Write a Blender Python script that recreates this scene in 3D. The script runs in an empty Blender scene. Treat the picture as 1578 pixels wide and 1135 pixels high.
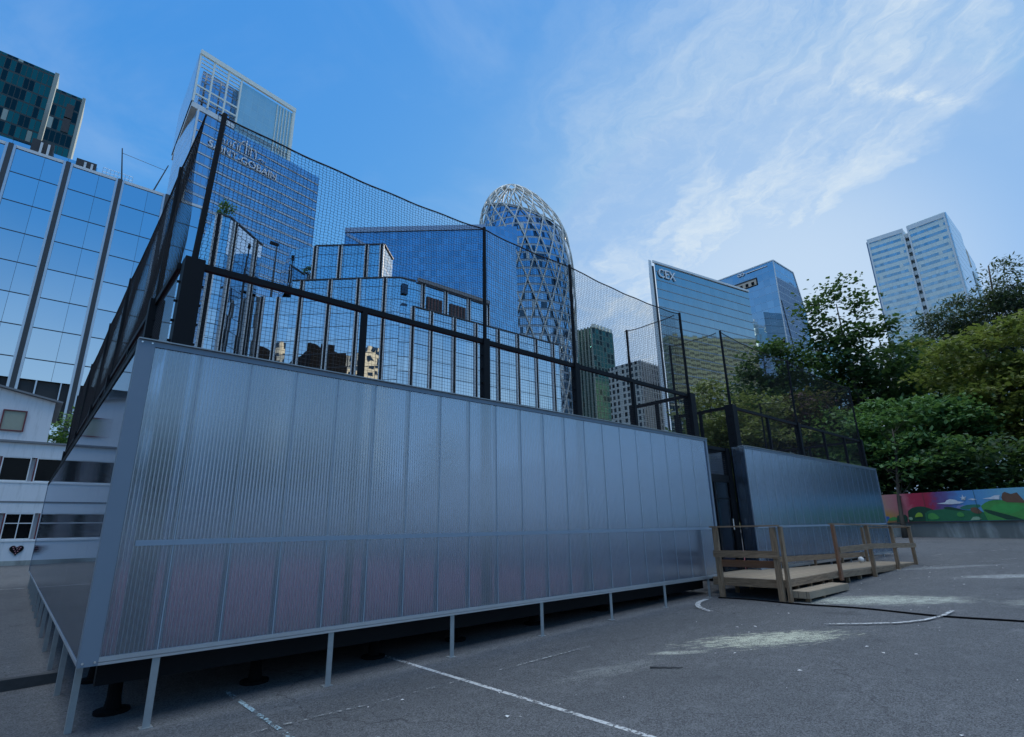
import bpy, bmesh, math, random
from mathutils import Vector, Matrix, noise
S = bpy.context.scene
random.seed(7)
R = math.radians

# ------------------------------------------------------------------ camera
cam = bpy.data.cameras.new('camera')
camo = bpy.data.objects.new('camera', cam)
S.collection.objects.link(camo)
S.camera = camo
cam.sensor_width = 36.0
cam.lens = 831.02 / 1578 * 36
cam.clip_start = 0.05
cam.clip_end = 5000
yaw, pit, rol = R(48.2371), R(16.648), R(-1.16768)
F = Vector((math.cos(pit) * math.cos(yaw), math.cos(pit) * math.sin(yaw), math.sin(pit)))
r0 = Vector((math.sin(yaw), -math.cos(yaw), 0))
u0 = r0.cross(F)
cr = math.cos(rol) * r0 + math.sin(rol) * u0
cu = -math.sin(rol) * r0 + math.cos(rol) * u0
camo.matrix_world = Matrix(((cr.x, cu.x, -F.x, 0), (cr.y, cu.y, -F.y, 0), (cr.z, cu.z, -F.z, 1.6), (0, 0, 0, 1)))

# ------------------------------------------------------------------ sky, sun, exposure
SUN_AZ, SUN_EL = 20.2, 17.2
SUN_DIR = (math.cos(R(SUN_EL)) * math.cos(R(SUN_AZ)), math.cos(R(SUN_EL)) * math.sin(R(SUN_AZ)), math.sin(R(SUN_EL)))
w = bpy.data.worlds.new('World')
S.world = w
w.use_nodes = True
nt = w.node_tree
nt.nodes.clear()


class NG:
    """tiny node-graph helper"""
    def __init__(s, tree):
        s.t = tree

    def n(s, typ, **kw):
        nd = s.t.nodes.new(typ)
        for k, v in kw.items():
            setattr(nd, k, v)
        return nd

    def put(s, sock, val):
        if val is None:
            return
        if isinstance(val, bpy.types.NodeSocket):
            s.t.links.new(val, sock)
        else:
            if hasattr(sock.default_value, '__len__') and not hasattr(val, '__len__'):
                val = [val] * len(sock.default_value)
            if hasattr(val, '__len__') and len(sock.default_value) == 4 and len(val) == 3:
                val = (*val, 1)
            sock.default_value = val

    def m(s, op, a, b=None, c=None, clamp=False):
        nd = s.n('ShaderNodeMath', operation=op, use_clamp=clamp)
        s.put(nd.inputs[0], a); s.put(nd.inputs[1], b); s.put(nd.inputs[2], c)
        return nd.outputs[0]

    def vm(s, op, a, b=None, scale=None):
        nd = s.n('ShaderNodeVectorMath', operation=op)
        s.put(nd.inputs[0], a); s.put(nd.inputs[1], b)
        if scale is not None:
            s.put(nd.inputs['Scale'], scale)
        return nd.outputs['Value'] if op in ('DOT_PRODUCT', 'LENGTH', 'DISTANCE') else nd.outputs[0]

    def xyz(s, v):
        nd = s.n('ShaderNodeSeparateXYZ'); s.put(nd.inputs[0], v)
        return nd.outputs

    def comb(s, x, y, z=0.0):
        nd = s.n('ShaderNodeCombineXYZ')
        s.put(nd.inputs[0], x); s.put(nd.inputs[1], y); s.put(nd.inputs[2], z)
        return nd.outputs[0]

    def noise(s, vec, scale=5, detail=4, rough=.55, dist=0.0):
        nd = s.n('ShaderNodeTexNoise')
        s.put(nd.inputs['Vector'], vec)
        nd.inputs['Scale'].default_value = scale; nd.inputs['Detail'].default_value = detail
        nd.inputs['Roughness'].default_value = rough; nd.inputs['Distortion'].default_value = dist
        return nd.outputs['Fac']

    def white(s, vec):
        nd = s.n('ShaderNodeTexWhiteNoise', noise_dimensions='3D'); s.put(nd.inputs['Vector'], vec)
        return nd.outputs

    def mix(s, f, a, b, blend='MIX'):
        nd = s.n('ShaderNodeMix', data_type='RGBA', blend_type=blend)
        s.put(nd.inputs[0], f); s.put(nd.inputs[6], a); s.put(nd.inputs[7], b)
        return nd.outputs[2]

    def step(s, v, a, b, lo=0.0, hi=1.0):
        nd = s.n('ShaderNodeMapRange', interpolation_type='SMOOTHSTEP')
        s.put(nd.inputs[0], v); s.put(nd.inputs[1], a); s.put(nd.inputs[2], b); s.put(nd.inputs[3], lo); s.put(nd.inputs[4], hi)
        return nd.outputs[0]

    def ramp(s, f, stops):
        nd = s.n('ShaderNodeValToRGB')
        e = nd.color_ramp.elements
        while len(e) < len(stops):
            e.new(.5)
        for i, (p, c) in enumerate(stops):
            e[i].position = p; e[i].color = (*c, 1) if len(c) == 3 else c
        s.put(nd.inputs[0], f)
        return nd.outputs[0]

    def bsdf(s, color, rough=.6, metal=0.0, normal=None, spec=.5):
        nd = s.n('ShaderNodeBsdfPrincipled')
        s.put(nd.inputs['Base Color'], color); s.put(nd.inputs['Roughness'], rough); s.put(nd.inputs['Metallic'], metal)
        s.put(nd.inputs['Specular IOR Level'], spec)
        if normal is not None:
            s.put(nd.inputs['Normal'], normal)
        return nd.outputs[0]

    def bump(s, h, strength=.3, dist=.02):
        nd = s.n('ShaderNodeBump'); nd.inputs['Strength'].default_value = strength; nd.inputs['Distance'].default_value = dist
        s.put(nd.inputs['Height'], h)
        return nd.outputs[0]

    def mixs(s, f, a, b):
        nd = s.n('ShaderNodeMixShader'); s.put(nd.inputs[0], f)
        s.t.links.new(a, nd.inputs[1]); s.t.links.new(b, nd.inputs[2])
        return nd.outputs[0]

    def out(s, sh):
        o = s.n('ShaderNodeOutputMaterial'); s.t.links.new(sh, o.inputs[0])


g = NG(nt)
sky = g.n('ShaderNodeTexSky', sky_type='NISHITA')
sky.sun_disc = False
sky.sun_elevation = R(SUN_EL)
sky.sun_rotation = R(90 - SUN_AZ)
sky.altitude = 50
sky.air_density = 1.1
sky.dust_density = 1.0
sky.ozone_density = 2.5
SKY_STR = 0.15
SKY_GAIN, SKY_P, SKY_Q = 3.2, 2.2, 1.66
sc = g.n('ShaderNodeSeparateColor')
nt.links.new(sky.outputs[0], sc.inputs[0])
# the phone's tone curve: even brightness over the sky, deeper blue away from the sun
bl = g.m('MAXIMUM', sc.outputs[2], .01)
sky_b = g.m('MULTIPLY', g.m('POWER', bl, .10), SKY_GAIN)
cc = g.n('ShaderNodeCombineColor')
g.put(cc.inputs[0], g.m('MULTIPLY', g.m('MINIMUM', g.m('POWER', g.m('DIVIDE', sc.outputs[0], bl), SKY_P), .34), sky_b))
g.put(cc.inputs[1], g.m('MULTIPLY', g.m('MINIMUM', g.m('POWER', g.m('DIVIDE', sc.outputs[1], bl), SKY_Q), .60), sky_b))
g.put(cc.inputs[2], sky_b)
D = g.n('ShaderNodeTexCoord').outputs['Generated']
dx, dy, dz = g.xyz(D)
zc = g.m('MAXIMUM', dz, 0.06)
px_, py_ = g.m('DIVIDE', dx, zc), g.m('DIVIDE', dy, zc)
# wind axes of the cirrus
s_ = g.m('ADD', g.m('MULTIPLY', px_, .82), g.m('MULTIPLY', py_, -.57))
t_ = g.m('ADD', g.m('MULTIPLY', px_, .57), g.m('MULTIPLY', py_, .82))
wob = g.m('MULTIPLY', g.m('SUBTRACT', g.noise(g.comb(px_, py_), 2.2, 5, .6), .5), .55)
sw = g.m('ADD', s_, wob)
env = g.m('MULTIPLY', g.m('MULTIPLY', g.step(sw, .0, .95), g.step(sw, 1.16, 1.42, 1, 0)), g.step(t_, -.5, .4))
streak = g.noise(g.comb(g.m('MULTIPLY', sw, 2.6), g.m('MULTIPLY', t_, .85), 4.1), 2.0, 9, .66, .12)
fine = g.noise(g.comb(px_, py_, 3.1), 10, 8, .70, .15)
dens = g.m('ADD', g.step(streak, .37, .72), g.m('MULTIPLY', g.m('SUBTRACT', fine, .5), .8), clamp=True)
cl = g.m('MULTIPLY', env, g.m('ADD', g.m('MULTIPLY', dens, .66), .22), clamp=True)
# one denser wisp
wx = g.m('SUBTRACT', px_, 1.44); wy = g.m('SUBTRACT', py_, .155)
wa = g.m('ADD', g.m('MULTIPLY', wx, .86), g.m('MULTIPLY', wy, -.5))
wb = g.m('ADD', g.m('MULTIPLY', wx, .5), g.m('MULTIPLY', wy, .86))
wd = g.m('ADD', g.m('POWER', g.m('DIVIDE', wa, .17), 2), g.m('POWER', g.m('DIVIDE', g.m('ADD', wb, g.m('MULTIPLY', wob, .25)), .03), 2))
wisp = g.m('MULTIPLY', g.m('EXPONENT', g.m('MULTIPLY', wd, -1)), g.step(fine, .34, .62))
cl = g.m('ADD', cl, g.m('MULTIPLY', wisp, .55), clamp=True)
# thin veil elsewhere, plus an unseen bright cloud added overhead to light the shade
veil = g.m('MULTIPLY', g.step(g.noise(g.comb(px_, py_, 7.7), 1.6, 6, .6, .5), .42, .8), g.step(py_, -.6, .6, .0, .16))
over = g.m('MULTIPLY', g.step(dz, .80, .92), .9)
low = g.m('MULTIPLY', g.step(dz, .38, .05), g.step(g.vm('DOT_PRODUCT', D, (math.cos(R(SUN_AZ)), math.sin(R(SUN_AZ)), .2)), .78, 1.02))
cl = g.m('MAXIMUM', cl, veil)
cl = g.m('MAXIMUM', cl, g.m('MULTIPLY', low, .3))
glow = g.m('POWER', g.step(g.vm('DOT_PRODUCT', D, tuple(SUN_DIR)), .92, 1.0), 1.5)
cl = g.m('MAXIMUM', cl, g.m('MULTIPLY', glow, .6))
cl = g.m('MULTIPLY', cl, g.step(dz, .0, .06))
CLOUD = (3.3, 3.8, 4.2)
lowback = g.m('MULTIPLY', g.step(dz, .46, .14), g.step(g.vm('DOT_PRODUCT', D, (.668, .744, 0.0)), .35, -.25))
base = g.mix(g.m('MULTIPLY', lowback, .75), cc.outputs[0], (2.5, 3.4, 4.4))
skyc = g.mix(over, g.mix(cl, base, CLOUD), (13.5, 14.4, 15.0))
bg = g.n('ShaderNodeBackground')
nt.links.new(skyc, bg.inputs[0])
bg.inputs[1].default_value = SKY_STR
wo = g.n('ShaderNodeOutputWorld')
nt.links.new(bg.outputs[0], wo.inputs[0])

sun = bpy.data.lights.new('sun', 'SUN')
sun.energy = 3.0
sun.angle = R(0.53)
sun.color = (1.0, .86, .66)
suno = bpy.data.objects.new('sun', sun)
S.collection.objects.link(suno)
sd = Vector((math.cos(R(SUN_EL)) * math.cos(R(SUN_AZ)), math.cos(R(SUN_EL)) * math.sin(R(SUN_AZ)), math.sin(R(SUN_EL))))
suno.rotation_euler = (-sd).to_track_quat('-Z', 'Y').to_euler()

S.view_settings.view_transform = 'Standard'
S.view_settings.look = 'None'
S.view_settings.exposure = 0.52
S.view_settings.gamma = 1
S.render.engine = 'CYCLES'
S.cycles.max_bounces = 10
S.cycles.transparent_max_bounces = 24
S.cycles.caustics_reflective = False
S.cycles.caustics_refractive = True

# ------------------------------------------------------------------ mesh helpers
COL = S.collection


class MB:
    def __init__(s):
        s.v = []; s.f = []; s.mi = []; s.uv = []

    def face(s, pts, mi=0, uv=None):
        b = len(s.v)
        s.v += [tuple(p) for p in pts]
        s.f.append(tuple(range(b, b + len(pts)))); s.mi.append(mi); s.uv.append(uv)

    def box(s, x0, x1, y0, y1, z0, z1, mi=0):
        s.obox(Vector(((x0 + x1) / 2, (y0 + y1) / 2, (z0 + z1) / 2)), Vector((abs(x1 - x0) / 2, 0, 0)), Vector((0, abs(y1 - y0) / 2, 0)), Vector((0, 0, abs(z1 - z0) / 2)), mi)

    def obox(s, c, a, b, d, mi=0):
        c, a, b, d = Vector(c), Vector(a), Vector(b), Vector(d)
        k = len(s.v)
        for i in (-1, 1):
            for j in (-1, 1):
                for l in (-1, 1):
                    s.v.append(tuple(c + a * i + b * j + d * l))
        for q in ((0, 1, 3, 2), (4, 6, 7, 5), (0, 4, 5, 1), (2, 3, 7, 6), (0, 2, 6, 4), (1, 5, 7, 3)):
            s.f.append(tuple(k + t for t in q)); s.mi.append(mi); s.uv.append(None)

    def bar(s, p, q, wd, ht, mi=0, up=(0, 0, 1)):
        p, q = Vector(p), Vector(q)
        d = q - p
        sx = d.cross(Vector(up))
        if sx.length < 1e-6:
            sx = Vector((1, 0, 0))
        sx.normalize()
        u = sx.cross(d).normalized()
        s.obox((p + q) / 2, d / 2, sx * wd / 2, u * ht / 2, mi)

    def tube(s, pts, r, n=6, mi=0, cap=True):
        pts = [Vector(p) for p in pts]
        rr = r if hasattr(r, '__len__') else [r] * len(pts)
        k = len(s.v)
        ref = None
        for i, p in enumerate(pts):
            d = (pts[min(i + 1, len(pts) - 1)] - pts[max(i - 1, 0)]).normalized()
            if ref is None:
                ref = Vector((0, 0, 1)) if abs(d.z) < .9 else Vector((1, 0, 0))
            a = d.cross(ref)
            if a.length < 1e-5:
                a = d.cross(Vector((0, 1, 0)))
            a.normalize()
            b = d.cross(a).normalized()
            ref = a.cross(d)
            for j in range(n):
                t = 2 * math.pi * j / n
                s.v.append(tuple(p + (a * math.cos(t) + b * math.sin(t)) * rr[i]))
        for i in range(len(pts) - 1):
            for j in range(n):
                j2 = (j + 1) % n
                s.f.append((k + i * n + j, k + i * n + j2, k + (i + 1) * n + j2, k + (i + 1) * n + j)); s.mi.append(mi); s.uv.append(None)
        if cap:
            s.f.append(tuple(k + j for j in range(n))[::-1]); s.mi.append(mi); s.uv.append(None)
            e = k + (len(pts) - 1) * n
            s.f.append(tuple(e + j for j in range(n))); s.mi.append(mi); s.uv.append(None)

    def prism(s, poly, z0, z1, mi=0, cap=1, uv0=0.0, bottom=False):
        """vertical sides with UVs in metres; z1 may be a list (a sloping top)"""
        n = len(poly)
        zt = z1 if hasattr(z1, '__len__') else [z1] * n
        u = uv0
        area = sum(poly[i][0] * poly[(i + 1) % n][1] - poly[(i + 1) % n][0] * poly[i][1] for i in range(n))
        for i in range(n):
            a, b = poly[i], poly[(i + 1) % n]
            l = math.hypot(b[0] - a[0], b[1] - a[1])
            pts = [(a[0], a[1], z0), (b[0], b[1], z0), (b[0], b[1], zt[(i + 1) % n]), (a[0], a[1], zt[i])]
            uv = [(u, z0), (u + l, z0), (u + l, zt[(i + 1) % n]), (u, zt[i])]
            if area < 0:
                pts.reverse(); uv.reverse()
            s.face(pts, mi, uv)
            u += l
        top = [(p[0], p[1], zt[i]) for i, p in enumerate(poly)]
        s.face(top if area > 0 else top[::-1], cap)
        if bottom:
            bt = [(p[0], p[1], z0) for p in poly]
            s.face(bt[::-1] if area > 0 else bt, cap)

    def build(s, name, mats, parent=None, smooth=False):
        if not isinstance(mats, (list, tuple)):
            mats = [mats]
        off = Vector((0, 0, 0))
        q = parent
        while q is not None:
            off += q.location; q = q.parent
        me = bpy.data.meshes.new(name)
        if off.length:
            vs = [(a - off.x, b - off.y, c - off.z) for a, b, c in s.v]
        else:
            vs = s.v
        me.from_pydata(vs, [], s.f)
        for m_ in mats:
            me.materials.append(m_)
        if len(mats) > 1:
            me.polygons.foreach_set('material_index', [min(i, len(mats) - 1) for i in s.mi])
        if any(u is not None for u in s.uv):
            lay = me.uv_layers.new(name='UVMap')
            k = 0
            for f, u in zip(s.f, s.uv):
                for j in range(len(f)):
                    if u is not None:
                        lay.data[k].uv = u[j]
                    k += 1
        if smooth:
            me.polygons.foreach_set('use_smooth', [True] * len(me.polygons))
        me.update()
        o = bpy.data.objects.new(name, me)
        COL.objects.link(o)
        if parent is not None:
            o.parent = parent
        return o


def tag(o, label, cat, group=None):
    o['label'] = label; o['category'] = cat
    if group:
        o['group'] = group
    return o


def thing(name, loc, label, cat, group=None):
    o = bpy.data.objects.new(name, None)
    o.empty_display_size = .3
    o.location = loc
    COL.objects.link(o)
    return tag(o, label, cat, group)


def struct(o, kind='structure'):
    o['kind'] = kind
    return o


def sm(t):
    t = max(0.0, min(1.0, t))
    return t * t * (3 - 2 * t)


def gz(x, y):
    """height of the ground: the yard rises gently away from the camera"""
    xc = max(-14.0, min(44.0, x))
    return .022 * (xc - 1.16) + .5 * sm((y - 18) / 18.0) * sm((10 - x) / 14.0)


# ------------------------------------------------------------------ materials
def newmat(name):
    m = bpy.data.materials.new(name)
    m.use_nodes = True
    m.node_tree.nodes.clear()
    return m, NG(m.node_tree)


def mat_plain(name, col, rough=.6, metal=0.0, var=.12, scale=6.0, bump=0.0, spec=.5):
    m, g = newmat(name)
    P = g.n('ShaderNodeTexCoord').outputs['Object']
    nz = g.noise(P, scale, 6, .68)
    c = g.mix(nz, [k * (1 - var) for k in col], [min(1, k * (1 + var)) for k in col])
    rg = g.m('ADD', g.m('MULTIPLY', nz, .2), rough - .1)
    nr = g.bump(g.noise(P, scale * 8, 3), bump, .01) if bump else None
    g.out(g.bsdf(c, rg, metal, nr, spec))
    return m


def mat_facade(name, pw, fh, glass, frame=(.05, .06, .07), fw=.04, fhh=.06, band=None, bandfrac=0.0, rough=.04, tilt=.012, var=.25, metal=1.0, dark=0.0, off=(0, 0), lit=None, litfrac=0.0):
    """curtain wall: panes of coated glass (pw x fh metres) set at slightly different angles"""
    m, g = newmat(name)
    uv = g.n('ShaderNodeUVMap', uv_map='UVMap').outputs[0]
    u, v, _ = g.xyz(uv)
    uu = g.m('DIVIDE', g.m('ADD', u, off[0]), pw); vv = g.m('DIVIDE', g.m('ADD', v, off[1]), fh)
    cell = g.comb(g.m('FLOOR', uu), g.m('FLOOR', vv))
    wn = g.white(cell)
    fu, fv = g.m('FRACT', uu), g.m('FRACT', vv)
    fm = g.m('MAXIMUM', g.m('LESS_THAN', fu, fw), g.m('LESS_THAN', fv, fhh))
    geo = g.n('ShaderNodeNewGeometry')
    P = geo.outputs['Position']
    wv = g.n('ShaderNodeTexNoise'); g.put(wv.inputs['Vector'], P); wv.inputs['Scale'].default_value = .35; wv.inputs['Detail'].default_value = 2
    t = g.vm('ADD', g.vm('SCALE', g.vm('SUBTRACT', wn['Color'], (.5, .5, .5)), scale=tilt), g.vm('SCALE', g.vm('SUBTRACT', wv.outputs['Color'], (.5, .5, .5)), scale=tilt * .8))
    nr = g.vm('NORMALIZE', g.vm('ADD', geo.outputs['Normal'], t))
    gl = g.mix(g.m('MULTIPLY', wn['Value'], var), glass, [k * .35 for k in glass])
    if dark:
        gl = g.mix(g.m('MULTIPLY', g.m('GREATER_THAN', wn['Value'], 1 - dark), .8), gl, (.02, .03, .035))
    sh = g.bsdf(gl, rough, metal, nr)
    if litfrac:
        w2 = g.white(g.vm('ADD', cell, (17.3, 5.1, 2.0)))
        sh = g.mixs(g.m('GREATER_THAN', w2['Value'], 1 - litfrac), sh, g.bsdf(lit, .5))
    if band is not None:
        bn = g.noise(P, .4, 3)
        sh = g.mixs(g.m('GREATER_THAN', fv, 1 - bandfrac), sh, g.bsdf(g.mix(bn, [k * .85 for k in band], band), .45))
    g.out(g.mixs(fm, sh, g.bsdf(frame, .45)))
    return m


M = {}
M['black'] = mat_plain('black_powder_coat', (.008, .010, .013), .6, var=.25, spec=.15)
M['net'] = mat_plain('black_cord', (.012, .013, .016), .8)
M['wire'] = mat_plain('dark_wire', (.015, .018, .022), .6)
M['alu'] = mat_plain('brushed_aluminium', (.52, .56, .6), .38, .85, var=.1, scale=3)
M['trim'] = mat_plain('grey_coated_trim', (.20, .25, .31), .5, .3, var=.06, scale=2)
M['joint'] = mat_plain('pale_joint_profile', (.34, .42, .50), .5, 0, var=.06)
M['midrail'] = mat_plain('pale_middle_profile', (.24, .31, .39), .5, 0, var=.1, scale=1.5)
M['studw'] = mat_plain('pale_stud', (.80, .82, .84), .5, 0, var=.05)
M['galv'] = mat_plain('galvanised_steel', (.34, .37, .38), .5, .5, var=.2, scale=20)
M['bolt'] = mat_plain('bright_bolt', (.8, .8, .8), .3, .9)
M['rubber'] = mat_plain('black_rubber', (.006, .006, .007), .9, spec=.1)
M['court'] = mat_plain('dull_red_court_floor', (.26, .065, .095), .85, var=.2, scale=2)
M['wood'] = None
M['white'] = mat_plain('white_paint', (.78, .78, .77), .5, var=.03)
m_, g_ = newmat('white_render')
P_ = g_.n('ShaderNodeTexCoord').outputs['Object']
x_, y_, z_ = g_.xyz(P_)
st_ = g_.noise(g_.comb(g_.m('MULTIPLY', x_, 3.2), y_, g_.m('MULTIPLY', z_, .35)), 1.6, 6, .7)
g_.out(g_.bsdf(g_.mix(g_.m('MULTIPLY', g_.step(st_, .48, .75), .5), g_.mix(g_.noise(P_, .7, 4), (.68, .70, .72), (.76, .77, .78)), (.42, .43, .43)), .85))
M['render'] = m_
M['maroon'] = mat_plain('maroon_paint', (.16, .03, .035), .5)
M['conc'] = None
M['roofgrey'] = mat_plain('grey_roof', (.2, .21, .22), .8, scale=.3)
M['darkwin'] = mat_plain('dark_glass', (.006, .007, .008), .12, var=.3, spec=.12)
M['darkgrey'] = mat_plain('dark_grey_cladding', (.05, .055, .06), .5)
M['ltgrey'] = mat_plain('light_grey_cladding', (.70, .74, .75), .5, 0, var=.06, scale=.5)


def mat_wood(name, a, b, up=False):
    m, g = newmat(name)
    P = g.n('ShaderNodeTexCoord').outputs['Object']
    x, y, z = g.xyz(P)
    k = (28, 28, 1.6) if up else (1.6, 1.6, 34)
    gr = g.step(g.noise(g.comb(g.m('MULTIPLY', x, k[0]), g.m('MULTIPLY', y, k[1]), g.m('MULTIPLY', z, k[2])), 2, 6, .65, .9), .28, .74)
    big = g.noise(P, 1.7, 3)
    c = g.mix(gr, a, b)
    c = g.mix(g.m('MULTIPLY', big, .5), c, [k * .55 for k in a])
    g.out(g.bsdf(c, .75, 0, g.bump(gr, .3, .004)))
    return m


M['wood'] = mat_wood('weathered_pine', (.15, .094, .052), (.48, .335, .21))
M['woodpost'] = mat_wood('weathered_pine_post', (.16, .10, .056), (.48, .335, .21), True)
M['woodred'] = mat_wood('stained_pine', (.19, .085, .042), (.30, .145, .075))


def mat_deck():
    m, g = newmat('pine_deck_boards')
    P = g.n('ShaderNodeTexCoord').outputs['Object']
    x, y, z = g.xyz(P)
    bx = g.m('DIVIDE', y, .145)
    wn = g.white(g.comb(g.m('FLOOR', bx), 0.0))
    gap = g.m('LESS_THAN', g.m('FRACT', bx), .06)
    gr = g.noise(g.comb(g.m('MULTIPLY', x, 1.5), g.m('MULTIPLY', y, 30), wn['Value']), 2, 5, .6, .4)
    c = g.mix(gr, (.25, .195, .135), (.44, .355, .255))
    c = g.mix(g.m('MULTIPLY', wn['Value'], .4), c, (.16, .13, .09))
    c = g.mix(gap, c, (.02, .016, .012))
    g.out(g.bsdf(c, .8))
    return m


M['deck'] = mat_deck()


def mat_concrete():
    m, g = newmat('stained_concrete')
    P = g.n('ShaderNodeTexCoord').outputs['Object']
    x, y, z = g.xyz(P)
    st = g.noise(g.comb(g.m('MULTIPLY', x, 1.0), g.m('MULTIPLY', y, 1.0), g.m('MULTIPLY', z, .25)), .9, 5, .6, .3)
    fn = g.noise(P, 8, 5)
    c = g.mix(g.step(st, .4, .66), (.18, .185, .17), (.48, .50, .46))
    c = g.mix(g.m('MULTIPLY', fn, .35), c, (.2, .22, .19))
    g.out(g.bsdf(c, .9, 0, g.bump(fn, .3, .01)))
    return m


M['conc'] = mat_concrete()


def mat_asphalt():
    m, g = newmat('worn_asphalt')
    P = g.n('ShaderNodeNewGeometry').outputs['Position']
    x, y, z = g.xyz(P)
    grit = g.n('ShaderNodeTexVoronoi'); grit.inputs['Scale'].default_value = 110; g.put(grit.inputs['Vector'], P)
    gv = g.n('ShaderNodeSeparateColor'); m.node_tree.links.new(grit.outputs['Color'], gv.inputs[0])
    gr = gv.outputs[0]
    fine = g.noise(P, 60, 4, .7)
    mid = g.noise(P, 5.5, 6, .65)
    big = g.noise(P, .42, 5, .6, .4)
    stone = g.mix(gr, (.032, .034, .037), (.215, .225, .235))
    c = g.mix(g.m('MULTIPLY', fine, .5), stone, (.062, .065, .070))
    c = g.mix(g.m('MULTIPLY', g.step(mid, .45, .8), .35), c, (.21, .22, .23))
    c = g.mix(g.m('MULTIPLY', g.step(big, .42, .72), .5), c, (.075, .08, .086))
    # long drag streaks left by water and feet
    drag = g.noise(g.comb(g.m('MULTIPLY', x, .9), g.m('MULTIPLY', y, 3.5)), 1.3, 5, .65, .6)
    c = g.mix(g.m('MULTIPLY', g.step(drag, .55, .8), .28), c, (.27, .28, .29))
    # cracks and old repairs
    ck = g.n('ShaderNodeTexVoronoi', feature='DISTANCE_TO_EDGE'); ck.inputs['Scale'].default_value = .33
    wp = g.n('ShaderNodeTexNoise'); g.put(wp.inputs['Vector'], P); wp.inputs['Scale'].default_value = 1.7; wp.inputs['Detail'].default_value = 6
    g.put(ck.inputs['Vector'], g.vm('ADD', P, g.vm('SCALE', g.vm('SUBTRACT', wp.outputs['Color'], (.5, .5, .5)), scale=.9)))
    crk = g.m('MULTIPLY', g.step(ck.outputs['Distance'], .006, .001), g.step(g.noise(P, .5, 3), .46, .56))
    c = g.mix(g.m('MULTIPLY', crk, .5), c, (.018, .018, .02))
    oil = g.step(g.noise(P, .85, 5, .6, .7), .60, .72)
    c = g.mix(g.m('MULTIPLY', oil, .4), c, (.035, .037, .041))
    # spilled chalk, three patches with ragged edges
    col = c

    def patch(col, cx, cy, ang, la, lb, tint, amount, sc):
        ca, sa = math.cos(ang), math.sin(ang)
        X = g.m('SUBTRACT', x, cx); Y = g.m('SUBTRACT', y, cy)
        a = g.m('DIVIDE', g.m('ADD', g.m('MULTIPLY', X, ca), g.m('MULTIPLY', Y, sa)), la)
        b = g.m('DIVIDE', g.m('SUBTRACT', g.m('MULTIPLY', Y, ca), g.m('MULTIPLY', X, sa)), lb)
        d = g.m('ADD', g.m('POWER', a, 2), g.m('POWER', b, 2))
        wv = g.m('SUBTRACT', g.noise(g.comb(g.m('MULTIPLY', a, la * 1.3), g.m('MULTIPLY', b, lb * 5.5), cx), 2.4, 9, .74, .9), .5)
        k = g.m('SUBTRACT', g.m('ADD', g.m('SUBTRACT', 1.0, g.m('POWER', d, .6)), g.m('MULTIPLY', wv, sc)), .12)
        k = g.m('MULTIPLY', g.step(k, 0.0, .6), g.m('ADD', .12, g.m('MULTIPLY', g.step(g.m('ADD', g.m('MULTIPLY', mid, .6), g.m('ADD', g.m('MULTIPLY', fine, .5), g.m('MULTIPLY', gr, .3))), .5, .9), .88)))
        return g.mix(g.m('MULTIPLY', k, amount), col, tint)
    for a in PATCHES:
        col = patch(col, *a)
    spk = g.n('ShaderNodeTexVoronoi'); spk.inputs['Scale'].default_value = 2.6; g.put(spk.inputs['Vector'], P)
    sv = g.n('ShaderNodeSeparateColor'); m.node_tree.links.new(spk.outputs['Color'], sv.inputs[0])
    sp = g.m('MULTIPLY', g.m('LESS_THAN', spk.outputs['Distance'], g.m('MULTIPLY', sv.outputs[1], .035)), g.m('GREATER_THAN', sv.outputs[0], .55))
    col = g.mix(g.m('MULTIPLY', sp, .7), col, (.6, .62, .6))
    g.out(g.bsdf(col, .88, 0, g.bump(g.m('ADD', g.m('MULTIPLY', gr, .7), g.m('MULTIPLY', fine, .5)), .75, .006), .35))
    return m


PATCHES = [(12.1, 3.5, -.88, 1.9, .75, (.62, .66, .55), .85, 2.3),
           (7.75, 3.66, -.52, 1.45, .48, (.70, .72, .55), .9, 3.4),
           (6.35, 4.2, -.75, .5, .12, (.60, .62, .52), .7, 2.6),
           (17.5, 2.2, -.8, 2.0, .5, (.5, .53, .52), .7, 1.9),
           (13.2, 1.3, -.7, 1.2, .6, (.48, .50, .44), .55, 2.2),
           (19.0, 4.0, -.6, 2.6, .35, (.42, .45, .46), .5, 2.2),
           (5.2, 4.3, -.2, 1.0, .25, (.35, .37, .35), .45, 3.0)]
M['asphalt'] = mat_asphalt()


def mat_line(name, col, wear):
    """road paint worn through to the asphalt"""
    m, g = newmat(name)
    P = g.n('ShaderNodeNewGeometry').outputs['Position']
    a = g.noise(P, 26, 6, .7); b = g.noise(P, 3.0, 4, .6)
    k = g.step(g.m('ADD', a, g.m('MULTIPLY', g.m('SUBTRACT', b, .5), .5)), wear - .06, wear + .08)
    tr = g.n('ShaderNodeBsdfTransparent').outputs[0]
    g.out(g.mixs(k, tr, g.bsdf(g.mix(a, [c * .7 for c in col], col), .8)))
    return m


M['line'] = mat_line('worn_white_line_paint', (.62, .64, .64), .44)
M['line2'] = mat_line('faded_line_paint', (.4, .42, .42), .55)
M['lineb'] = mat_line('worn_blue_line_paint', (.40, .56, .62), .50)


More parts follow.
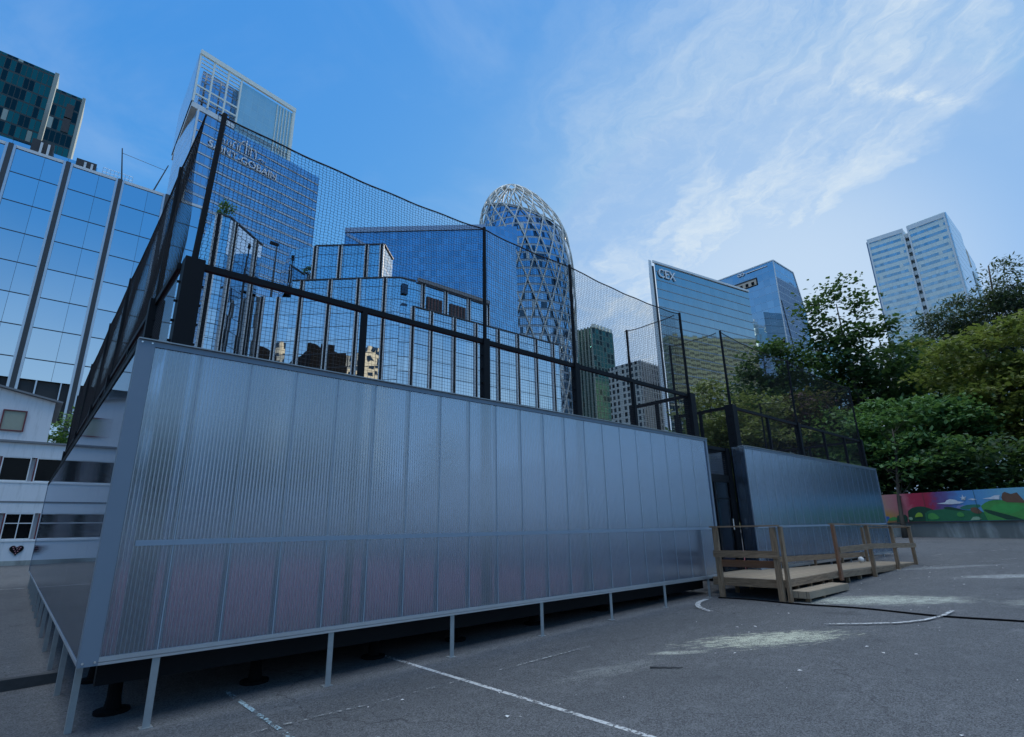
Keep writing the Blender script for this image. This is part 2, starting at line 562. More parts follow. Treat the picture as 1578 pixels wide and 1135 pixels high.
def mat_poly(name, rough, tint, body, rib=.0336, axis=0, ribamp=.5, refl=(.80, .90, 1.0), base=.10):
    """twin-wall polycarbonate: clear skins, a milky body and vertical ribs inside"""
    m, g = newmat(name)
    P = g.n('ShaderNodeNewGeometry').outputs['Position']
    xs = g.xyz(P)
    ph = g.m('FRACT', g.m('DIVIDE', xs[axis], rib))
    tri = g.m('ABSOLUTE', g.m('SUBTRACT', ph, .5))
    ribm = g.step(tri, .32, .42)
    cellr = g.white(g.comb(g.m('FLOOR', g.m('DIVIDE', xs[axis], rib)), 0.0))['Value']
    nr = g.bump(g.m('ADD', g.m('MULTIPLY', g.m('POWER', tri, 2), 1.0), g.m('MULTIPLY', cellr, .015)), ribamp, .012)
    gl = g.n('ShaderNodeBsdfGlossy'); gl.inputs['Roughness'].default_value = rough
    g.put(gl.inputs['Color'], refl); g.put(gl.inputs['Normal'], nr)
    rf = g.n('ShaderNodeBsdfRefraction'); rf.inputs['Roughness'].default_value = .24; rf.inputs['IOR'].default_value = 1.25
    g.put(rf.inputs['Color'], tint); g.put(rf.inputs['Normal'], nr)
    df = g.n('ShaderNodeBsdfDiffuse'); g.put(df.inputs['Color'], (.42, .56, .72))
    tl = g.n('ShaderNodeBsdfTranslucent'); g.put(tl.inputs['Color'], (.75, .8, .85))
    milk = g.mixs(.6, df.outputs[0], tl.outputs[0])
    dirt = g.m('ADD', g.m('MULTIPLY', g.noise(P, 1.3, 5, .6), .6), g.m('MULTIPLY', g.noise(g.comb(g.m('MULTIPLY', g.m('ADD', xs[0], xs[1]), 9), xs[2], 0.0), 1.0, 6, .7), .5))
    bf = g.m('MULTIPLY', g.m('ADD', body, g.m('MULTIPLY', ribm, .34)), g.m('ADD', .8, g.m('MULTIPLY', dirt, .4)))
    core = g.mixs(bf, rf.outputs[0], milk)
    fr = g.n('ShaderNodeFresnel'); fr.inputs['IOR'].default_value = 1.58
    ff = g.m('ADD', g.m('MULTIPLY', fr.outputs[0], 1.0), base, clamp=True)
    g.out(g.mixs(ff, core, gl.outputs[0]))
    return m


M['poly'] = mat_poly('ribbed_polycarbonate', .19, (.50, .59, .69), .06, base=.20)
M['polyside'] = mat_poly('clear_ribbed_polycarbonate', .035, (.6, .68, .74), .16, rib=.10, axis=1, ribamp=.06, refl=(.62, .68, .76))


# ------------------------------------------------------------------ ground and markings
def make_ground():
    b = MB()
    xs = [-3000, -800, -200, -60, -30, -20] + [-14 + i * 2 for i in range(30)] + [48, 60, 90, 200, 800, 3000]
    ys = [-3000, -800, -200, -60, -30] + [-16 + i * 2 for i in range(28)] + [44, 60, 90, 200, 800, 3000]
    nx = len(xs)
    for y in ys:
        for x in xs:
            b.v.append((x, y, gz(x, y)))
    for j in range(len(ys) - 1):
        for i in range(nx - 1):
            b.f.append((j * nx + i, j * nx + i + 1, (j + 1) * nx + i + 1, (j + 1) * nx + i)); b.mi.append(0); b.uv.append(None)
    return struct(b.build('ground', M['asphalt']))


make_ground()


def strip(name, pts, wd, mat, lift=.004):
    b = MB()
    fine = []
    for (x0, y0), (x1, y1) in zip(pts, pts[1:]):
        n = max(1, int(math.hypot(x1 - x0, y1 - y0) / .5))
        fine += [(x0 + (x1 - x0) * i / n, y0 + (y1 - y0) * i / n) for i in range(n)]
    fine.append(pts[-1])
    for i, (x, y) in enumerate(fine):
        a = fine[max(0, i - 1)]; c = fine[min(len(fine) - 1, i + 1)]
        d = Vector((c[0] - a[0], c[1] - a[1])).normalized()
        nx, ny = -d.y * wd / 2, d.x * wd / 2
        b.v.append((x + nx, y + ny, gz(x + nx, y + ny) + lift)); b.v.append((x - nx, y - ny, gz(x - nx, y - ny) + lift))
    for i in range(len(fine) - 1):
        b.f.append((2 * i, 2 * i + 1, 2 * i + 3, 2 * i + 2)); b.mi.append(0); b.uv.append(None)
    return struct(b.build(name, mat))


strip('court_marking', [(3.88, 7.2), (3.92, 2.9), (3.95, -4)], .055, M['line'])
strip('court_marking', [(1.97, 6.9), (1.97, 3.0)], .045, M['lineb'], .008)
strip('court_marking', [(1.5, 5.36), (3.0, 5.25), (6.0, 5.22)], .035, M['line2'], .012)
arc = [(10.61 - .95 + .98 * math.cos(t), 5.95 + .0 + .75 * math.sin(t)) for t in [R(a) for a in range(165, 265, 8)]]
strip('court_marking', [(10.45, 6.08), (10.05, 6.02), (9.75, 5.88), (9.5, 5.7), (9.33, 5.5), (9.21, 5.31)], .09, M['line'], .016)
strip('court_marking', [(9.21, 5.31), (9.9, 5.25), (10.6, 5.3)], .03, M['line2'], .020)
strip('court_marking', [(9.10, 3.45), (9.45, 3.02), (9.77, 2.70), (10.2, 2.48), (10.78, 2.36), (11.3, 2.35)], .06, M['line'], .024)
strip('court_marking', [(-6, 40.0), (6, 39.6)], .09, M['line'], .02)
strip('court_marking', [(-4, 25.0), (.55, 24.3)], .07, M['line'], .02)
strip('court_marking', [(-3, 10.9), (.5, 10.3)], .07, M['line2'], .02)
strip('court_marking', [(17, 5.0), (26, 1.5), (36, -6)], .09, M['line2'], .02)
strip('court_marking', [(19, 6.8), (30, 2.0), (38, -2)], .09, M['line2'], .028)

# low kerb of a sunken strip along the left of the courts
b = MB()
for i in range(12):
    x0 = -6 + i * .56
    b.obox((x0 + .27, 8.75 + .03 * (x0 + 6) + .0, gz(x0, 9) + .05), (.272, .008, 0), (-.001, .06, 0), (0, 0, .07))
tag(b.build('kerb', mat_plain('old_dark_kerb', (.05, .054, .058), .9, var=.4, scale=14)), 'low dark concrete kerb running up to the left side of the panel court', 'kerb')


# ------------------------------------------------------------------ panel walls of the two courts
Z0, Z1 = .56, 3.50


def panel_wall_x(xa, xb, label, legs, corner=True, trimw=.14, endw=.07, ret=False, first_seam=1.16):
    """wall in the plane y = 6.2, facing the yard"""
    Y = 6.2
    t = thing('panel_wall', (xa, Y, gz(xa, Y)), label, 'panel wall', 'polycarbonate panel walls round the courts')
    a = xa + (trimw if corner else 0.0)
    e = xb - endw
    seams = [first_seam + .505 * i for i in range(60) if a + .2 < first_seam + .505 * i < e - .2]
    edges = [a] + seams + [e]
    for i in range(len(edges) - 1):
        b = MB()
        b.box(edges[i] + .0045, edges[i + 1] - .0045, Y + .012, Y + .028, Z0 + .05, Z1 - .06)
        b.build('panel', M['poly'], t)
    for x in seams:
        b = MB()
        b.box(x - .004, x + .004, Y + .008, Y + .011, Z0 + .05, Z1 - .065)
        b.build('joint_strip', M['joint'], t)
        b = MB()
        b.box(x - .03, x + .03, Y + .035, Y + .07, Z0 + .05, Z1 - .07)
        b.build('stud', M['studw'], t)
    b = MB()
    b.box(a + .12, e, Y + .004, Y + .0075, 1.525, 1.575)
    b.build('middle_rail', M['midrail'], t)
    b = MB()
    b.box(xa - .004, xb + .004, Y - .03, Y + .16, Z1 - .012, Z1)
    b.box(a, e, Y - .006, Y + .01, Z1 - .07, Z1 - .015, 1)
    b.build('top_rail', [M['galv'], M['trim']], t)
    b = MB()
    b.box(a, e, Y - .012, Y + .03, Z0, Z0 + .022)
    b.box(a, e, Y - .004, Y + .008, Z0 + .026, Z0 + .062)
    b.box(a, e, Y + .031, Y + .05, Z0 + .0, Z0 + .06)
    b.build('bottom_rail', M['alu'], t)
    if corner:
        b = MB()
        b.box(xa, xa + trimw, Y - .008, Y + .03, Z0, Z1 - .014)
        b.box(xa - .002, xa + .012, Y + .03, Y + .1, Z0, Z1 - .014)
        b.build('corner_trim', M['trim'], t)
        for z in (Z0 + .03, Z1 - .04):
            for x in (xa + .03, xa + .115):
                b = MB()
                b.tube([(x, Y - .009, z), (x, Y - .017, z)], .009, 8)
                b.build('bolt', M['bolt'], t)
    b = MB()
    b.box(e + .001, xb, Y - .01, Y + .06, Z0, Z1 - .014)
    b.build('end_trim', M['trim'], t)
    for x in legs:
        b = MB()
        b.box(x - .03, x + .03, Y + .0, Y + .008, gz(x, Y), Z0 - .001)
        b.box(x + .022, x + .03, Y + .009, Y + .05, gz(x, Y), Z0 - .001)
        b.box(x - .05, x + .05, Y - .02, Y + .07, gz(x, Y) - .002, gz(x, Y) + .007)
        b.build('leg', M['galv'], t)
    if ret:
        b = MB()
        b.box(xa - .02, xa - .004, Y + .01, Y + .30, Z0, Z1 - .02)
        b.build('return_panel', M['poly'], t)
    return t


panel_wall_x(.59, 11.4, 'long grey blue ribbed panel wall nearest the camera, on thin metal legs', [1.16, 2.8, 4.42, 6.03, 7.64, 9.22, 10.8])
panel_wall_x(13.18, 23.45, 'shorter looking ribbed panel wall behind the wooden ramp, right of the gap', [14.4, 16.0, 17.6, 19.2, 20.8, 22.4], corner=True, trimw=.03, ret=True, first_seam=13.65)


def panel_wall_y(X, ya, yb, label, outer, legs, capmat, mat):
    t = thing('panel_wall', (X, ya, gz(X, ya)), label, 'panel wall', 'polycarbonate panel walls round the courts')
    n = int((yb - ya) / 1.01)
    for i in range(n):
        y0 = ya + (yb - ya) * i / n
        y1 = ya + (yb - ya) * (i + 1) / n
        b = MB()
        b.box(X + .004, X + .02, y0 + .003, y1 - .003, Z0 + .03, Z1 - .02)
        b.build('panel', mat, t)
        if i:
            b = MB()
            b.box(X + .045 * outer + .01 - .02, X + .045 * outer + .01 + .02, y0 - .022, y0 + .022, Z0 + .03, Z1 - .02)
            b.build('stud', M['alu'], t)
    b = MB(); b.box(X - .006, X + .03, yb + .001, yb + .05, Z0, Z1); b.build('end_trim', M['trim'], t)
    b = MB()
    b.box(X - .012, X + .12, ya, yb, Z1 - .018, Z1 + .0)
    b.box(X - .006, X + .10, ya, yb, Z1 - .10, Z1 - .019)
    b.build('top_rail', capmat, t)
    b = MB()
    b.box(X - .004, X + .03, ya, yb, Z0, Z0 + .028)
    b.build('bottom_rail', M['alu'], t)
    for y in legs:
        b = MB()
        b.box(X + .03, X + .038, y - .03, y + .03, gz(X, y), Z0)
        b.box(X + .039, X + .08, y - .03, y - .022, gz(X, y), Z0)
        b.build('leg', M['galv'], t)
    return t


panel_wall_y(.592, 6.305, 25.4, 'glossy side panel wall running away at the left and mirroring the white school', 1, [6.6, 8.2, 9.8, 11.4, 13, 14.6, 16.2, 17.8, 19.4, 21, 22.6, 24.2], M['black'], M['polyside'])
panel_wall_y(11.42, 6.75, 25.4, 'inner panel wall on the near side of the gap between the courts', 1, [7, 9, 11, 13, 15, 17, 19, 21, 23, 25], M['black'], M['poly'])
panel_wall_y(13.2, 6.75, 25.4, 'inner panel wall on the far side of the gap between the courts', 1, [7, 9, 11, 13, 15, 17, 19, 21, 23, 25], M['black'], M['poly'])


def back_wall(x0, x1, label):
    t = thing('panel_wall', (x0, 25.42, gz(x0, 25)), label, 'panel wall', 'polycarbonate panel walls round the courts')
    n = int((x1 - x0) / 1.01)
    for i in range(n):
        a, e = x0 + (x1 - x0) * i / n, x0 + (x1 - x0) * (i + 1) / n
        b = MB(); b.box(a + .004, e - .004, 25.42, 25.436, Z0 + .03, Z1 - .02); b.build('panel', M['poly'], t)
        b = MB(); b.box(a - .02, a + .02, 25.38, 25.41, Z0, Z1 - .02); b.build('stud', M['alu'], t)
    b = MB(); b.box(x0, x1, 25.37, 25.45, Z1 - .018, Z1 + .04); b.build('top_rail', M['black'], t)
    b = MB(); b.box(x0, x1, 25.41, 25.45, Z0 - .02, Z0 + .028); b.build('bottom_rail', M['alu'], t)


back_wall(.64, 11.4, 'panel wall closing the back of the nearest court')
back_wall(13.24, 23.4, 'panel wall closing the back of the farther court')


def platform(x0, x1, label, peds):
    t = thing('court_platform', (x0, 6.6, gz(x0, 6.6)), label, 'court platform', 'raised court platforms')
    b = MB(); b.box(x0, x1, 6.62, 25.2, .50, .57); b.build('floor', M['court'], t)
    b = MB()
    b = None
    for y in (6.66, 11, 15.5, 20, 25.1):
        b = MB(); b.box(x0 + .03, x1 - .03, y - .05, y + .05, .32, .498); b.build('beam', M['black'], t)
    for x, y in peds:
        z = gz(x, y)
        b = MB()
        b.tube([(x, y, z), (x, y, z + .03), (x, y, z + .035), (x, y, z + .14), (x, y, .315)], [.15, .15, .075, .06, .06], 14)
        b.tube([(x, y, .29), (x, y, .319)], .1, 14)
        b.build('pedestal', M['rubber'], t)


platform(.75, 11.3, 'red floored court raised on black pedestals behind the nearest panel wall', [(1.0, 7.0), (2.3, 7.0), (3.75, 7.0), (5.05, 7.0), (6.6, 7.0), (8.3, 7.0), (9.9, 7.0), (1.0, 8.6), (3, 8.6), (5, 8.6), (7, 8.6), (9, 8.6), (1, 11), (4, 11), (7, 11), (10.5, 11), (1, 15), (5, 15), (10, 15), (1, 20), (10, 20)])
platform(13.32, 23.3, 'red floored court raised behind the farther panel wall', [(13.6 + 1.55 * i, 7.0) for i in range(7)])


# ------------------------------------------------------------------ net fences above the walls
def net_fence(label, p0, p1, poles, thick, uprights, cell=.05, netr=.003, sag=.09, top=6.64, rail=4.55, lean=None):
    """steel posts on the platform, welded mesh to the rail, knotted cord net to the rope"""
    p0, p1 = Vector((*p0, 0)), Vector((*p1, 0))
    d = p1 - p0
    L = d.length
    d.normalize()
    t = thing('net_fence', (p0.x, p0.y, .57), label, 'fence', 'black net fences above the court walls')
    at = lambda s, z: (p0.x + d.x * s, p0.y + d.y * s, z)
    for i, s in enumerate(poles):
        wd = thick[i]
        if not wd:
            continue  # shares the corner post of the next fence
        b = MB()
        c = Vector(at(s, 0))
        b.obox((c.x, c.y, (.57 + rail + .05) / 2), d * wd / 2, Vector((-d.y, d.x, 0)) * wd / 2, (0, 0, (rail + .05 - .57) / 2))
        for z in (3.62, 3.85, 4.08, 4.31):
            b.obox((c.x, c.y, z), d * (wd / 2 + .03), Vector((-d.y, d.x, 0)) * .012, (0, 0, .012))
        b.build('post', M['black'], t)
        b = MB()
        tip = at(s, top + .03)
        if lean and i in lean:
            tip = (tip[0] + lean[i][0], tip[1] + lean[i][1], tip[2])
        b.tube([at(s, rail + .051), tip], [.034, .030], 10)
        b.build('net_pole', M['black'], t)
    for s in uprights:
        b = MB()
        c = Vector(at(s, 0))
        b.obox((c.x, c.y, (.57 + rail - .04) / 2), d * .035, Vector((-d.y, d.x, 0)) * .035, (0, 0, (rail - .04 - .57) / 2))
        b.build('upright', M['black'], t)
    b = MB(); b.bar(at(0, rail), at(L, rail), .06, .075); b.build('rail', M['black'], t)
    b = MB()
    n = int(L / cell)
    for i in range(1, n):
        b.tube([at(L * i / n, 3.45), at(L * i / n, rail - .04)], .0021, 3, cap=False)
    for k in range(1, 22):
        b.tube([at(0, 3.45 + k * .05), at(L, 3.45 + k * .05)], .0021, 3, cap=False)
    b.build('wire_mesh', M['wire'], t)

    def ztop(s):
        for a, c in zip(poles, poles[1:]):
            if a <= s <= c:
                k = (s - a) / (c - a)
                w_ = (c - a) / 4.0
                return top - sag * min(1.2, w_) * (4 * k * (1 - k)) ** .8 - .006 * math.sin(s * 7.1)
        return top
    b = MB()
    n = max(2, int(L / cell)) // 2 * 2
    nrm = Vector((-d.y, d.x, 0))
    for i in range(n + 1):
        s = L * i / n
        zt = ztop(s)
        rows = max(4, int((zt - rail) / (cell * .87)))
        pts = []
        sgn = 1 if i % 2 else -1
        for r in range(rows + 1):
            o = .11 * cell * (1 if (r // 1) % 2 else -1) * sgn
            z = rail + (zt - rail) * r / rows
            bl = nrm * (.035 * math.sin(s * 1.7 + z * 2.3) * math.sin(math.pi * r / rows))
            pts.append(Vector(at(min(L, max(0, s + o)), z)) + bl + d * random.uniform(-.003, .003))
        b.tube(pts, netr, 3, cap=False)
    # cross threads tie neighbouring strands
    nrows = int((top - rail) / (cell * .87))
    for r in range(0, nrows):
        pts = []
        for i in range(0, n + 1, 2):
            s = L * i / n
            zt = ztop(s)
            z = rail + (zt - rail) * (r + .5) / nrows
            bl = nrm * (.035 * math.sin(s * 1.7 + z * 2.3) * math.sin(math.pi * r / nrows))
            pts.append(Vector(at(s, z + (.006 if i % 4 else -.006))) + bl)
        b.tube(pts, netr * .8, 3, cap=False)
    b.build('netting', M['net'], t)
    b = MB()
    b.tube([at(s_, ztop(s_)) for s_ in [L * i / 80 for i in range(81)]], .011, 6)
    b.build('edge_rope', M['net'], t)
    return t


net_fence('long black net fence above the nearest panel wall with the tallest front pole', (.99, 6.5), (11.4, 6.5), [0.0, 4.23, 6.42, 10.41], [.2, .12, .12, .2], [2.1, 8.2], lean={0: (.07, 0)})
net_fence('dense black net fence seen almost edge on above the left side wall', (.88, 6.62), (.88, 25.2), [0.0, 1.4, 6.0, 9.2, 13.5, 18.5], [0, .16, .14, .14, .14, .16], [3.6, 7.6])
net_fence('black net fence crossing away on the near side of the gap', (11.35, 6.62), (11.35, 8.15), [0, 1.45], [0, .14], [.75], cell=.06, netr=.0024)
net_fence('black net fence crossing away on the far side of the gap', (13.4, 6.62), (13.4, 8.15), [0, 1.45], [0, .14], [.75], cell=.06, netr=.0024)
net_fence('black net fence above the farther panel wall in front of the trees', (13.4, 6.5), (23.4, 6.5), [0.0, 4.2, 9.95], [.22, .14, .16], [2.1, 6.3, 8.2], cell=.06, netr=.0024, lean={1: (.1, 0)})
net_fence('farthest black net fence crossing away at the right end of the courts', (23.4, 6.62), (23.4, 10.2), [0, 3.4], [0, .14], [1.7], cell=.06, netr=.0024)

# entrance between the two walls
t = thing('gate', (11.45, 6.62, .57), 'black framed glass gate in the gap between the two panel walls', 'gate')
b = MB()
b.box(12.98, 13.16, 6.56, 6.70, .57, 3.46); b.build('post', M['black'], t)
b = MB(); b.box(11.43, 12.979, 6.58, 6.66, 3.38, 3.46); b.build('top_beam', M['black'], t)
b = MB(); b.box(11.43, 12.979, 6.58, 6.68, 2.66, 2.78); b.build('transom', M['black'], t)
b = MB()
for i in range(31):
    b.tube([(11.45 + i * .05, 6.62, 2.78), (11.45 + i * .05, 6.62, 3.38)], .003, 3, cap=False)
for i in range(12):
    b.tube([(11.43, 6.62, 2.8 + i * .05), (12.97, 6.62, 2.8 + i * .05)], .003, 3, cap=False)
b.build('wire_mesh', M['wire'], t)
b = MB(); b.box(11.48, 12.95, 6.60, 6.612, .62, 2.6)
m_, g_ = newmat('tinted_door_glass')
trn = g_.n('ShaderNodeBsdfTransparent'); g_.put(trn.inputs[0], (.45, .52, .56))
g_.out(g_.mixs(.14, trn.outputs[0], g_.bsdf((.3, .34, .38), .05, 1.0)))
b.build('glass_pane', m_, t)
b = MB(); b.box(11.43, 11.475, 6.57, 6.65, .57, 2.659); b.box(12.93, 12.978, 6.57, 6.65, .57, 2.659)
b.box(11.476, 12.929, 6.57, 6.65, 2.605, 2.655); b.box(11.476, 12.929, 6.57, 6.65, .575, .615)
b.box(11.476, 12.929, 6.575, 6.599, 2.2, 2.225); b.box(12.19, 12.24, 6.57, 6.598, .616, 2.604)
df = b.build('door_frame', M['black'], t)
b = MB(); b.tube([(12.85, 6.55, 1.5), (12.85, 6.55, 1.75)], .012, 8); b.build('handle', M['bolt'], df)
b = MB(); b.bar((11.40, 6.5, 2.70), (11.75, 6.52, 2.70), .03, .03); b.build('door_closer', M['alu'], t)

# ------------------------------------------------------------------ timber deck, step, ramp and railings
t = thing('timber_deck', (10.94, 4.72, gz(10.94, 4.72)), 'weathered pine deck with a step, railings and a long ramp before the gate', 'deck')
DZ = .595
b = MB(); b.box(10.98, 13.6, 4.76, 6.18, DZ - .03, DZ); b.box(11.45, 13.15, 6.181, 6.55, DZ - .03, DZ); b.build('deck_boards', M['deck'], t)
b = MB(); b.box(10.95, 10.979, 4.74, 6.18, DZ - .15, DZ - .002); b.build('fascia', M['wood'], t)
b = MB(); b.box(10.95, 13.6, 4.715, 4.739, DZ - .13, DZ - .002); b.build('fascia', M['wood'], t)
b = MB()
for y in (4.9, 5.5, 6.1):
    b.box(10.99, 13.6, y - .03, y + .03, DZ - .14, DZ - .031)
b.build('joist', M['wood'], t)
for x in (11.1, 11.75, 12.4, 13.05, 13.55):
    for y in (4.86, 6.1):
        b = MB(); b.box(x - .035, x + .035, y - .035, y + .035, gz(x, y), DZ - .142); b.build('support', M['woodpost'], t)
st = MB(); st.box(11.08, 13.12, 4.38, 4.74, .375, .405); st.box(11.08, 13.12, 4.378, 4.405, .285, .374); st.box(11.08, 11.11, 4.406, 4.74, .285, .374); st.box(13.09, 13.12, 4.406, 4.74, .285, .374)
so = st.build('step', M['deck'], t)
for x in (11.2, 11.9, 12.6, 13.0):
    b = MB(); b.box(x - .04, x + .04, 4.42, 4.5, gz(x, 4.45), .284); b.build('foot', M['woodpost'], so)
# ramp
RX0, RX1 = 13.6, 20.2
rz = lambda x: DZ + (gz(RX1, 5.3) + .03 - DZ) * (x - RX0) / (RX1 - RX0)
b = MB()
b.obox(((RX0 + RX1) / 2, 5.4, (rz(RX0) + rz(RX1)) / 2 - .015), ((RX1 - RX0) / 2, 0, (rz(RX1) - rz(RX0)) / 2), (0, .62, 0), (0, 0, .015))
b.build('ramp_boards', M['deck'], t)
b = MB()
for y in (4.765, 6.04):
    b.bar((RX0, y, rz(RX0) - .09), (RX1 - .5, y, rz(RX1 - .5) - .07), .028, .12)
b.build('ramp_beam', M['wood'], t)
for x in (14.5, 15.3, 16.2, 17.1):
    b = MB(); b.box(x - .035, x + .035, 4.80, 4.87, gz(x, 4.8), rz(x) - .033); b.build('support', M['woodpost'], t)
b = MB(); b.bar((13.7, 6.07, rz(13.7) + .2), (20.0, 6.07, rz(20.0) + .2), .025, .13); b.build('kick_board', M['wood'], t)
for x in (14.2, 16.2, 18.2, 19.9):
    b = MB(); b.box(x - .03, x + .03, 6.09, 6.14, rz(x) - .05, rz(x) + .25); b.build('kick_post', M['woodpost'], t)
# railing across the near end
for (x, y, z1) in ((10.90, 5.98, 1.56), (10.90, 4.80, 1.55)):
    b = MB(); b.box(x - .035, x + .035, y - .05, y + .05, gz(x, y), z1); b.build('railing_post', M['woodpost'], t)
b = MB(); b.box(10.93, 11.03, 4.655, 4.71, gz(10.95, 4.7), 1.56); b.build('railing_post', M['woodpost'], t)
b = MB(); b.box(10.85, 10.96, 4.68, 6.08, 1.562, 1.59); b.build('handrail', M['wood'], t)
b = MB(); b.box(10.838, 10.864, 4.74, 6.05, .985, 1.115); b.build('railing_board', M['wood'], t)
b = MB(); b.box(10.936, 10.962, 4.85, 5.95, .80, .93); b.build('railing_board', M['woodred'], t)
# railing along the ramp
pts = [(13.70, 1.57, 'woodred', .06), (16.0, 1.53, 'woodpost', .045), (18.0, 1.49, 'woodpost', .045), (19.75, 1.45, 'woodpost', .045)]
for x, z1, mm, h in pts:
    b = MB(); b.box(x - h, x + h, 4.66, 4.74 if mm == 'woodpost' else 4.712, gz(x, 4.7) + (.13 if mm == 'woodred' else 0), z1); b.build('railing_post', M[mm], t)
b = MB(); b.bar((13.64, 4.70, 1.586), (16.0, 4.70, 1.546), .09, .028); b.bar((16.0, 4.70, 1.546), (19.85, 4.70, 1.468), .09, .028); b.build('handrail', M['wood'], t)
b = MB(); b.bar((13.76, 4.645, 1.03), (16.0, 4.645, 1.04), .026, .125); b.bar((16.0, 4.645, 1.04), (19.85, 4.645, .94), .026, .125); b.build('railing_board', M['wood'], t)
b = MB(); b.box(19.80, 19.83, 4.75, 5.9, 1.43, 1.46); b.build('handrail', M['wood'], t)
b = MB(); b.box(19.72, 19.79, 5.9, 5.97, gz(19.8, 5.9), 1.46); b.build('railing_post', M['woodpost'], t)

b = MB()
rad = .08
ctr = Vector((18.9, 5.85, rz(18.9) + rad))
for i in range(12):
    for j in range(20):
        q = []
        for (a, c) in ((i, j), (i, j + 1), (i + 1, j + 1), (i + 1, j)):
            th, ph = math.pi * a / 12, 2 * math.pi * c / 20
            q.append(ctr + rad * Vector((math.sin(th) * math.cos(ph), math.sin(th) * math.sin(ph), math.cos(th))))
        b.face(q[::-1], 1 if (i + j) % 7 == 0 else 0)
tag(b.build('football', [M['white'], M['ltgrey']], smooth=True), 'white football lying on the wooden ramp against the wall', 'ball')

b = MB()
cp = []
for i in range(60):
    k = i / 59
    x = 10.75 + .05 * math.sin(k * 9) + .15 * k; y = 6.0 - 7.5 * k
    cp.append((x + .06 * math.sin(k * 23), y, gz(x, y) + .014))
b.tube(cp, .014, 6)
tag(b.build('cable', M['rubber']), 'thin black cable lying across the asphalt from the deck to the right', 'cable')
b = MB()
tw = [(5.55 + .02 * i * 1.6, 4.02 - .04 * i, gz(5.6, 4) + .012 + .004 * (i % 2)) for i in range(8)]
b.tube(tw, [.012, .011, .01, .01, .009, .008, .006, .004], 5)
tag(b.build('twig', M['darkgrey']), 'small dark twig lying on the open asphalt', 'twig')
b = MB()
for i in range(90):
    x, y = random.uniform(2.0, 20), random.uniform(1.0, 5.2)
    a = random.random() * 6.28; l = random.uniform(.006, .03)
    z = gz(x, y) + .006
    ca, sa = math.cos(a) * l, math.sin(a) * l
    k = random.uniform(.3, .8)
    b.face([(x - ca, y - sa, z), (x + sa * k, y - ca * k, z + .004), (x + ca, y + sa, z + .002), (x - sa * k, y + ca * k, z + .006)])
struct(b.build('paper_litter', M['white']), 'stuff')
bpy.data.objects['paper_litter']['label'] = 'tiny white scraps scattered over the asphalt'
bpy.data.objects['paper_litter']['category'] = 'litter'

